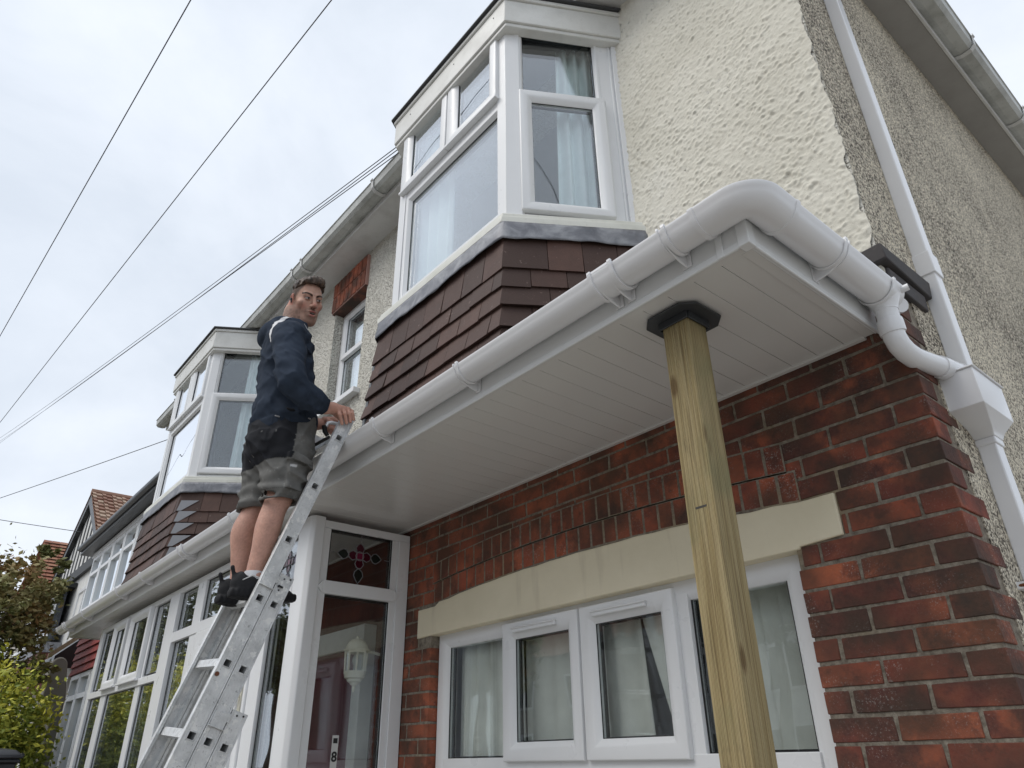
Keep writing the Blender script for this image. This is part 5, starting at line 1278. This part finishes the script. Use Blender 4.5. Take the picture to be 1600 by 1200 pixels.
def head_col(V):
    p = (V-HC)@HR/HS; l, f, u = p[:, 0], p[:, 1], p[:, 2]; n = vnoise(p*90, 3); n2 = vnoise(p*28, 5); c = np.tile([.53, .325, .25], (len(V), 1))*(1+.16*n2[:, None]+.10*n[:, None])
    def bl(m, col): nonlocal c; m = np.clip(m, 0, 1)[:, None]; c = c*(1-m)+A3(col)*m
    el = lambda cl, cu, rl, ru, sg=1: 1-np.sqrt(((l*1-cl)/rl)**2+((u-cu)/ru)**2)
    fr = f > .03
    for s_ in (-1, 1): bl(el(s_*.047, -.030, .03, .028)*.7*fr, (.54, .21, .16))
    bl(.7*(1-np.sqrt((l/.016)**2+((u+.024)/.02)**2))*(f > .09), (.56, .20, .15))
    # stubble and moustache
    st = ((u < -.035)*(f > -.02)*np.clip((-.030-u)/.03, 0, 1)+(np.abs(l) > .05)*(u < -.01)*(f > -.01)*.8)*(.50+.4*n); bl(st, (.20, .12, .09))
    bl(1.7*el(0, -.0445, .034, .0075)*(f > .07)*(.75+.6*n), (.11, .06, .045))
    for s_ in (-1, 1): bl(1.1*el(s_*.030, -.058, .009, .016)*fr*(.5+.5*n), (.15, .085, .06))
    # lips
    bl(3*el(0, -.0545, .024, .0062)*(f > .08), (.36, .13, .11)); bl(3*el(0, -.0735, .021, .0075)*(f > .08), (.42, .17, .14))
    mouth = el(.002, -.0635, .0175, .0050)*(f > .07); bl(5*mouth, (.03, .012, .012)); bl(4*el(.002, -.0605, .012, .0018)*(f > .07), (.45, .42, .38))
    # brows and eyes
    for s_ in (-1, 1):
        x = (s_*l-.012)/.042; cu = .0255+.010*np.sin(np.clip(x, 0, 1)*2.2)-.004*np.clip(x, 0, 1)-.004*(1-np.clip(x, 0, 1)); bl(3.2*(1-np.abs(u-cu)/.0062)*(x > -.02)*(x < 1.03)*(f > .04)*(.85+.5*n), (.055, .032, .022))
        ex = s_*.0305; bl(1.5*el(ex, .008, .024, .015)*(f > .05), (.34, .16, .12))
        eye = 6*el(ex, .0062, .0150, .0053)*(f > .06); bl(eye, (.42, .38, .36)); bl(8*el(ex+.001, .0068, .0062, .0060)*(f > .06)*(np.abs(u-.0065) < .0055), (.035, .028, .022)); bl(4*(1-np.abs(u-(.0118-((l-ex)/.017)**2*.0042))/.0021)*(np.abs(l-ex) < .016)*(f > .055), (.05, .03, .025))
        bl(.8*(1-np.abs(u-(-.001+((l-ex)/.02)**2*.004))/.0018)*(np.abs(l-ex) < .015)*(f > .055), (.22, .1, .08))
    bl(.5*(1-np.abs(l)/.003)*(u > .018)*(u < .034)*(f > .07), (.33, .15, .11))
    bl(3*(1-np.sqrt(((np.abs(l)-.0065)/.0045)**2+((u+.0375)/.003)**2))*(f > .08), (.06, .02, .018))
    # shaved fade at the sides and back
    edge = .018+.067*np.clip((f-.0)/.055, 0, 1)**1.5; hair = np.clip((u-edge+.028)/.035, 0, 1)*(f < .052)*(np.abs(l) > .03)*(f > -.2); back = np.clip((u+.05)/.05, 0, 1)*(f < -.035)
    bl(np.clip(np.maximum(hair, back)*(1.3+.6*n), 0, .95), (.085, .055, .04))
    bl(.6*(np.abs(l) > .077)*(f < .012)*(u < .03)*(u > -.03)*(f > -.032), (.56, .22, .17))
    return c
# --- hands
def hand_R(P):
    # wrist -> palm over the top end of the stile -> four bent fingers down its outer face
    w = (-2.868, 1.262, 1.478)
    d = cap(P, (-2.866, 1.20, 1.475), w, .030, .026); d = smin(d, cap(P, w, (-2.874, 1.300, 1.492), .026, .028), .02)
    kn = [(-2.862, 1.322, 1.483), (-2.858, 1.345, 1.494), (-2.858, 1.368, 1.498), (-2.861, 1.389, 1.494)][::-1]
    base = (-2.874, 1.298, 1.488)
    for i, k_ in enumerate(kn): d = smin(d, cap(P, base, k_, .021, .0115), .012)
    tips = [((-2.846, 1.388, 1.474), (-2.850, 1.400, 1.452)), ((-2.842, 1.372, 1.470), (-2.850, 1.385, 1.436)), ((-2.842, 1.349, 1.462), (-2.852, 1.367, 1.424)), ((-2.846, 1.326, 1.452), (-2.856, 1.346, 1.417))]
    f = None
    for k_, (a, b) in zip(kn, tips): q = chain(P, [(k_, .0112), (a, .0100), (b, .0082)], .006); f = q if f is None else smin(f, q, .0022)
    d = smin(d, f, .005)
    th = chain(P, [((-2.886, 1.305, 1.482), .014), ((-2.900, 1.335, 1.474), .0115), ((-2.902, 1.362, 1.458), .0095)], .008); return smin(d, th, .008)
def hand_L(P):
    w = (-3.085, 1.318, 1.488); d = cap(P, (-3.10, 1.26, 1.485), w, .030, .026); d = smin(d, cap(P, w, (-3.075, 1.362, 1.500), .026, .025), .02)
    f = None
    for i in range(4):
        y = 1.350+i*.0165; z = 1.508-.004*i; q = chain(P, [((-3.072, y, z), .0115), ((-3.036, y+.006, z-.008), .0105), ((-3.034, y+.008, z-.040), .0095), ((-3.058, y+.004, z-.052), .0082)], .005); f = q if f is None else smin(f, q, .0022)
    d = smin(d, f, .005); th = chain(P, [((-3.060, 1.345, 1.515), .013), ((-3.040, 1.385, 1.520), .011), ((-3.038, 1.412, 1.514), .009)], .006); return smin(d, th, .007)
def hand_col(V): n = vnoise(V*70, 9); n2 = vnoise(V*220, 2); return np.tile([.51, .29, .22], (len(V), 1))*(1+.16*n[:, None]+.1*n2[:, None])*A3([1.02, .98, .98])
def legs(P):
    d = limb(P, [((-3.03, 1.175, 1.16), .062), ((-3.03, 1.165, 1.06), .057), ((-3.03, 1.150, 1.01), .052), ((-3.028, 1.133, .915), .0545), ((-3.028, 1.122, .83), .0445), ((-3.03, 1.108, .73), .0365), ((-3.03, 1.105, .66), .037)])
    e = limb(P, [((-3.195, 1.150, 1.16), .062), ((-3.198, 1.135, 1.06), .057), ((-3.20, 1.115, 1.01), .052), ((-3.202, 1.091, .925), .0545), ((-3.202, 1.094, .84), .0445), ((-3.20, 1.100, .74), .0365), ((-3.20, 1.10, .66), .037)])
    d = smin(d, e, .004)
    for x, y in ((-3.03, 1.105), (-3.2, 1.10)):
        d = smin(d, ell(P, (x+.030, y+.005, .70), (.012, .014, .014)), .012)
    return smin(d, ell(P, (-3.11, 1.17, 1.25), (.10, .07, .10)), .05)+.0012*vnoise(P*35, 4)
def leg_col(V): n = vnoise(V*25, 7); n2 = vnoise(V*260, 8); c = np.tile([.48, .28, .215], (len(V), 1))*(1+.30*n[:, None]+.30*n2[:, None]); c[:, 0] *= 1.03; return c
def inner_torso(P):
    d = smin(ell(P, (-3.11, 1.15, 1.62), (.135, .09, .27)), cap(P, (-3.11, 1.13, 1.80), (-3.11, 1.13, 2.0), .07, .055), .04)
    for A_, B_, C_ in (((-2.96, 1.075, 1.82), (-2.806, 1.066, 1.52), (-2.866, 1.22, 1.477)), ((-3.25, 1.17, 1.83), (-3.29, 1.22, 1.58), (-3.11, 1.27, 1.486))): d = smin(d, chain(P, [((-3.10, 1.13, 1.84), .05), (A_, .042), (B_, .034), (C_, .026)], .02), .02)
    return smin(d, ell(P, (-3.11, 1.16, 1.33), (.12, .085, .12)), .05)
sdf_obj('body', [(inner_torso, (-3.38, 1.0, 1.18), (-2.74, 1.32, 2.04), .012, leg_col), (head_sdf, (-3.23, .99, 1.92), (-2.93, 1.33, 2.29), .0034, head_col), (hand_R, (-2.93, 1.17, 1.39), (-2.82, 1.42, 1.53), .0026, hand_col), (hand_L, (-3.14, 1.22, 1.43), (-3.01, 1.44, 1.55), .0026, hand_col), (legs, (-3.29, 1.01, .62), (-2.93, 1.30, 1.34), .0065, leg_col)], SKIN, MAN)
# --- hair: swept top with strands
def hair_sdf(P):
    p = (P-HC)@HR/HS; l, f, u = p[..., 0], p[..., 1], p[..., 2]
    d = ell(p, (0, -.008, .060), (.0770, .0985, .066)); d = smin(d, ell(p, (.012, .056, .094), (.052, .036, .028)), .03); d = smin(d, cap(p, (.03, .065, .098), (-.045, .060, .086), .020, .014), .02)
    st = np.sin(l*210+f*70+vnoise(p*40, 1)*6)*.0022+vnoise(np.stack([l*150, f*38, u*60], -1), 6)*.012; d = d+st
    cut = .040+.042*np.clip((f+.02)/.08, 0, 1)-.02*np.clip((-f-.03)/.05, 0, 1)+.008*vnoise(p*60, 4); return smax(d, cut-u, .006)
def hair_col(V):
    p = (V-HC)@HR/HS; s_ = np.sin(p[:, 0]*210+p[:, 1]*70+vnoise(p*40, 1)*6)*.5+.5; n = vnoise(np.stack([p[:, 0]*150, p[:, 1]*38, p[:, 2]*60], -1), 6); t = np.clip(.35*s_+.6*(n+.3), 0, 1)[:, None]; return A3([.025, .016, .012])*(1-t)+A3([.15, .10, .07])*t
sdf_obj('hair', [(hair_sdf, (-3.22, 1.0, 2.13), (-2.93, 1.33, 2.33), .0032)], HAIRM, MAN, hair_col)
eb = MB(); q = H(-.087, .001, -.002); eb.tube([q, H(-.094, .002, -.002)], .0075, 12); eb.tube([H(-.088, .004, -.004), H(-.090, .008, -.018)], .0038, 8); eb.build('earphone', BLACKP, MAN, smooth=True)
# --- sweatshirt
TZ = A3([1.33, 1.40, 1.46, 1.60, 1.74, 1.84, 1.91, 1.965, 2.03])
TCX = A3([-3.11, -3.11, -3.11, -3.11, -3.11, -3.105, -3.10, -3.095, -3.09]); TCY = A3([1.165, 1.165, 1.165, 1.150, 1.135, 1.125, 1.118, 1.120, 1.130])
TA = A3([.138, .142, .146, .130, .130, .120, .092, .066, .056]); TB = A3([.170, .176, .180, .176, .188, .190, .140, .082, .066]); TR_ = np.radians(A3([4, 4, 5, 10, 16, 20, 24, 28, 30]))
def torso(P, zs=TZ):
    z = P[..., 2]; cx, cy, a, b, t = [np.interp(z, zs, q) for q in (TCX, TCY, TA, TB, TR_)]
    x = P[..., 0]-cx; y = P[..., 1]-cy; X = x*np.cos(t)-y*np.sin(t); Y = x*np.sin(t)+y*np.cos(t)
    pw = (np.abs(X/b)**2.3+np.abs(Y/a)**2.3)**(1/2.3); return (pw-1)*np.minimum(a, b)*.9
SR, ER, WR = (-2.952, 1.065, 1.835), (-2.802, 1.058, 1.520), (-2.866, 1.245, 1.478)
SL, EL, WL = (-3.262, 1.175, 1.85), (-3.30, 1.235, 1.58), (-3.105, 1.285, 1.487)
RIDGE = np.array([[.8, .1, .6], [-.35, .85, .4], [-.5, -.5, .7]])
def folds(P):
    n = vnoise(P*A3([9, 9, 14]), 11)*.017+vnoise(P*A3([22, 22, 30]), 12)*.007
    z = P[..., 2]; low = np.clip((1.66-z)/.2, 0, 1); n = n+low*.005*np.sin(z*55+P[..., 1]*18+vnoise(P*6, 3)*7)
    rg = .25-np.abs(vnoise((P@RIDGE)*A3([5, 9, 16]), 15)); rg2 = .25-np.abs(vnoise((P@RIDGE)*A3([9, 15, 30]), 16)); n = n-(np.clip(rg, 0, 1)**2)*.15-(np.clip(rg2, 0, 1)**2)*.07
    # creases round the elbow
    d = np.linalg.norm(P-A3([-2.83, 1.10, 1.53]), axis=-1); n = n+np.exp(-(d/.10)**2)*.005*np.sin((P[..., 1]*.75+P[..., 2]*1.0)*95+vnoise(P*14, 4)*5)
    s_ = np.linalg.norm(P-A3([-2.98, 1.20, 1.80]), axis=-1); n = n+np.exp(-(s_/.11)**2)*.005*np.sin((P[..., 1]*1.0-P[..., 2]*.8)*80+vnoise(P*10, 5)*4)
    f_ = np.clip((P[..., 1]-1.10)/.12, 0, 1)*(P[..., 0] > -2.93); n = n+f_*.0035*np.sin(P[..., 1]*120+P[..., 2]*40+vnoise(P*20, 2)*5)
    return n
def hoodie(P):
    d = torso(P); top = P[..., 2]-2.0; d = smax(d, top, .02)
    d = smin(d, ell(P, (-2.985, 1.085, 1.850), (.070, .078, .072)), .06); d = smin(d, ell(P, (-3.225, 1.16, 1.862), (.07, .078, .07)), .06)
    ar = limb(P, [(SR, .074), ((-2.865, 1.050, 1.68), .066), (ER, .056), ((-2.836, 1.155, 1.492), .051), (WR, .039)], 2, .01)
    al = chain(P, [(SL, .068), (EL, .056), (WL, .040)], .03)
    d = smin(d, ar, .022); d = smin(d, al, .03)
    d = d+folds(P)
    # ribbed hem and cuffs
    hem = smax(torso(P)-.004, np.abs(P[..., 2]-(1.425+.30*(P[..., 1]-1.16)))-.028, .008); hem = hem+.0012*np.sin(np.arctan2(P[..., 1]-1.16, P[..., 0]+3.11)*90); d = smax(d, (1.412+.30*(P[..., 1]-1.16))-P[..., 2], .01) if True else d
    d = np.minimum(d, hem)
    # hood: rolled collar and the bag at the back
    t = P-A3([-3.092, 1.118, 1.958]); t = t@HOODR; ring = np.sqrt((np.sqrt((t[..., 0]/.92)**2+(t[..., 1]/1.05)**2+1e-9)-.082)**2+t[..., 2]**2)-.021
    ring = ring+.006*vnoise(P*A3([26, 26, 26]), 21); d = smin(d, ring, .02)
    bag = ell(P, (-3.115, 1.035, 1.915), (.105, .058, .062)); bag = smax(bag, -ell(P, (-3.10, 1.085, 1.99), (.06, .045, .05)), .015); bag = bag+.010*vnoise(P*A3([20, 20, 26]), 22); d = smin(d, bag, .018)
    # room for neck and wrists
    d = smax(d, -cap(P, (-3.085, 1.135, 2.06), (-3.09, 1.13, 1.96), .066, .052), .008)
    d = smax(d, cuffcut(P, WR, (-2.868, 1.262, 1.478)), .004)
    d = smax(d, cuffcut(P, WL, (-3.09, 1.312, 1.487)), .004)
    return d
def cuffcut(P, a, b):
    a = A3(a); n = A3(b)-a; n = n/np.linalg.norm(n); q = (P-a); al = q@n; r = np.linalg.norm(q-al[..., None]*n, axis=-1)
    return np.where((r < .07) & (al > -.02) & (al < .09), al-.012, -1.0)
ht = math.radians(-14); HOODR = A3([[1, 0, 0], [0, math.cos(ht), -math.sin(ht)], [0, math.sin(ht), math.cos(ht)]])
def hood_col(V):
    c = np.tile([.034, .045, .066], (len(V), 1)); n = vnoise(V*60, 31); c = c*(1+.25*n[:, None]); n3 = vnoise(V*7, 32); c *= (1+.25*n3[:, None])
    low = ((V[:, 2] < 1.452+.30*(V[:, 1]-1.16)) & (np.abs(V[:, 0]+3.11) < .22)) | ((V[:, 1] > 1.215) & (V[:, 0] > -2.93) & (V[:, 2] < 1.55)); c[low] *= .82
    # white piping over the right shoulder
    raw = [A3(q) for q in ((-2.985, .975, 1.80), (-2.985, .985, 1.85), (-3.02, 1.01, 1.93), (-3.03, 1.05, 1.965), (-3.03, 1.10, 1.975), (-3.02, 1.15, 1.965), (-3.015, 1.185, 1.935))]
    dn = []
    for a, b in zip(raw[:-1], raw[1:]):
        for t in (0, .33, .66): q = a*(1-t)+b*t; dn.append(V[np.argmin(((V-q)**2).sum(1))])
    dn = np.array(dn); sm_ = dn.copy(); sm_[1:-1] = (dn[:-2]+dn[1:-1]*2+dn[2:])/4; d = np.full(len(V), 9.)
    for a, b in zip(sm_[:-1], sm_[1:]):
        ab = b-a
        if ab@ab > 1e-8: t = np.clip(((V-a)@ab)/(ab@ab), 0, 1); d = np.minimum(d, np.linalg.norm(V-a-t[:, None]*ab, axis=1))
    m = d < .0105; c[m] = (.72, .72, .73); c[(d >= .0105) & (d < .016)] = (.015, .02, .035)
    return c
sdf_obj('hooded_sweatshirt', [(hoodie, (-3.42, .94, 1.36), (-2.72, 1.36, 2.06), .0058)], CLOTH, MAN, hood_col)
# --- shorts
def shorts(P):
    z = P[..., 2]; d = ell(P, (-3.11, 1.162, 1.315), (.178, .150, .150)); d = smin(d, smax(torso(P)-.0, np.abs(z-1.39)-.06, .02), .04)
    R_ = cap(P, (-3.025, 1.170, 1.27), (-3.028, 1.168, 1.03), .103, .086); L_ = cap(P, (-3.195, 1.150, 1.27), (-3.20, 1.135, 1.03), .103, .084)
    d = smin(d, smin(R_, L_, .006), .04); rg = .25-np.abs(vnoise((P@RIDGE)*A3([6, 10, 18]), 45)); w = -(np.clip(rg, 0, 1)**2)*.16+vnoise(P*A3([11, 11, 16]), 41)*.014+vnoise(P*A3([28, 28, 34]), 42)*.007
    low = np.clip((1.2-z)/.12, 0, 1); w = w+low*.006*np.sin(z*100+P[..., 1]*25+vnoise(P*9, 43)*6); d = d+w
    # cargo pocket with flap on the right leg
    pk = smax(np.abs(P[..., 0]+2.925)-.022, np.maximum(np.abs(P[..., 1]-1.205)-.062, np.abs(z-1.150)-.075), .012); pk = smax(pk, d-.010, .004); d = np.minimum(d, pk)
    fl = smax(d-.016, np.maximum(np.maximum(np.abs(P[..., 1]-1.20)-.070, np.abs(z-1.215+.12*(P[..., 1]-1.2))-.020), -(P[..., 0]+2.99)), .005); d = np.minimum(d, fl)
    bp = smax(d-.006, np.maximum(np.maximum(np.abs(z-1.30)-.055, P[..., 1]-1.06), np.abs(P[..., 0]+3.03)-.055), .005); d = np.minimum(d, bp)
    hz = 1.036+.06*(P[..., 1]-1.16)+.010*vnoise(P*12, 44); d = smax(d, hz-z, .004)
    inner = np.minimum(cap(P, (-3.028, 1.163, 1.14), (-3.028, 1.155, .9), .072), cap(P, (-3.198, 1.135, 1.14), (-3.20, 1.125, .9), .070)); return smax(d, -inner, .006)
def short_col(V):
    x, y, z = V.T; c = np.tile([.15, .148, .14], (len(V), 1)); n = vnoise(V*22, 51); n2 = vnoise(V*90, 52); c = c*(1+.35*n[:, None]+.22*n2[:, None])
    right = x > -3.115
    blk = (z > 1.205+.012*np.sin(y*30)) & (y < 1.155+.10*(z-1.3)) | (z > 1.205) & ~right & (y < 1.2); c[blk] = (A3([.022, .023, .027])*(1+.4*n[:, None]))[blk]
    sm = (np.abs(z-1.075-.0*y) < .002) | (np.abs(z-1.205-.012*np.sin(y*30)) < .0025); c[sm] *= .6
    spots = (vnoise(V*85, 53) > .36) & (vnoise(V*9, 54) > .02) & (z < 1.35); c[spots] = c[spots]*.5+A3([.3, .3, .29])*.5
    tg = (np.abs(y-1.165) < .014) & (np.abs(z-1.180) < .004) & (x > -2.97); c[tg] = (.55, .55, .55)
    hm = z < 1.052; c[hm] *= .8
    return c
sdf_obj('work_shorts', [(shorts, (-3.34, .97, 1.0), (-2.86, 1.37, 1.47), .0058)], SHORTM, MAN, short_col)
kc = MB(); kc.tube([(-3.20, 1.048, 1.365), (-3.20, 1.034, 1.335), (-3.20, 1.036, 1.315)], [.014, .016, .010], 10); kc.build('belt_clip', BLACKP, MAN, smooth=True)
bl_ = MB(); 
for (x, y, z) in ((-2.945, 1.055, 1.403), (-2.935, 1.20, 1.430)): b1_ = MB(); b1_.obox((x, y, z), (.004, 0, 0), (0, .022, 0), (0, 0, .006)); b1_.build('belt_loop', mat('grey_loop', (.3, .3, .31), .8), MAN)
# --- shoes and socks
def shoe(P, cx, cy, yaw_, zb):
    q = P-A3([cx, cy, zb]); c, s_ = math.cos(yaw_), math.sin(yaw_); x = q[..., 0]*c-q[..., 1]*s_; y = q[..., 0]*s_+q[..., 1]*c; z = q[..., 2]; p = np.stack([x, y, z], -1)
    wdt = np.interp(y, [-.12, -.08, 0, .08, .13, .17], [.030, .036, .036, .046, .042, .022]); wl = np.clip((y-.10)/.07, 0, 1)
    sole = smax(np.maximum(np.abs(x)-wdt, np.abs(y-.025)-.142), np.abs(z-.017-.010*np.clip((y-.08)/.09, 0, 1)**2)-.017, .012)
    sole = smax(sole, ell(p, (0, .025, .02), (.062, .152, .06)), .01)+.0016*np.sin(y*300)
    up = smax(ell(p, (0, .045, .022), (.042, .118, .050)), -(z-.012), .01); up = smin(up, ell(p, (0, -.055, .055), (.036, .060, .060)), .035); up = smin(up, ell(p, (0, .00, .060), (.030, .055, .038)), .03)
    up = smax(up, -cap(p, (0, -.045, .10), (0, -.035, .20), .030), .006)
    tab = cap(p, (0, -.104, .085), (0, -.116, .122), .007, .009); up = smin(up, tab, .012); ton = cap(p, (0, .012, .085), (0, -.004, .118), .014, .016); up = smin(up, ton, .01)
    return smin(sole, up+.0016*vnoise(p*60, 61), .006)
def shoe_col(V):
    c = np.tile([.016, .016, .018], (len(V), 1)); n = vnoise(V*120, 63); c *= (1+.5*n[:, None]); sl = V[:, 2] < .640; c[sl] = A3([.012, .012, .014]); return c
for (cx, cy, yw, nm) in ((-3.022, 1.125, .05, 'R'), (-3.195, 1.130, -.10, 'L')):
    sdf_obj('shoe', [(lambda P, cx=cx, cy=cy, yw=yw: shoe(P, cx, cy, yw, .604), (cx-.07, cy-.16, .59), (cx+.07, cy+.20, .75), .0042)], SHOEM, MAN, shoe_col)
    so = MB(); so.sweep([[Vector((cx-.008+.0405*math.cos(2*PI*i/20), cy-.02+.0405*math.sin(2*PI*i/20), z)) for i in range(20)] for z in (.67, .70, .718)], cap=False); so.sweep([[Vector((cx-.008+r_*math.cos(2*PI*i/20), cy-.02+r_*math.sin(2*PI*i/20), .718)) for i in range(20)] for r_ in (.0405, .034)], cap=False)
    so.build('sock', mat('white_sock', (.68, .68, .70), .9), MAN, smooth='all')
st = MB(); st.tube([(-2.972, 1.040, .668), (-2.968, 1.075, .690), (-2.966, 1.11, .682), (-2.967, 1.135, .664)], [.002, .0035, .0035, .002], 6); st.build('shoe_stripe', mat('silver_trim', (.5, .5, .5), .4), MAN)
# --- tool held in the left hand
TO = thing('hand_tool', 'silver-handled tool with black grip held in the man\'s left hand', 'tool', (-3.05, 1.37, 1.45))
m = MB(); m.tube([(-3.030, 1.345, 1.463), (-3.026, 1.352, 1.482), (-3.026, 1.372, 1.490), (-3.026, 1.405, 1.492), (-3.028, 1.435, 1.486)], [.009, .010, .010, .009, .007], 12); m.build('handle', ALU, TO, smooth=True)
m = MB(); m.tube([(-3.034, 1.338, 1.468), (-3.036, 1.345, 1.440), (-3.036, 1.362, 1.420)], [.013, .012, .010], 12); m.build('grip', BLACKP, TO, smooth=True)
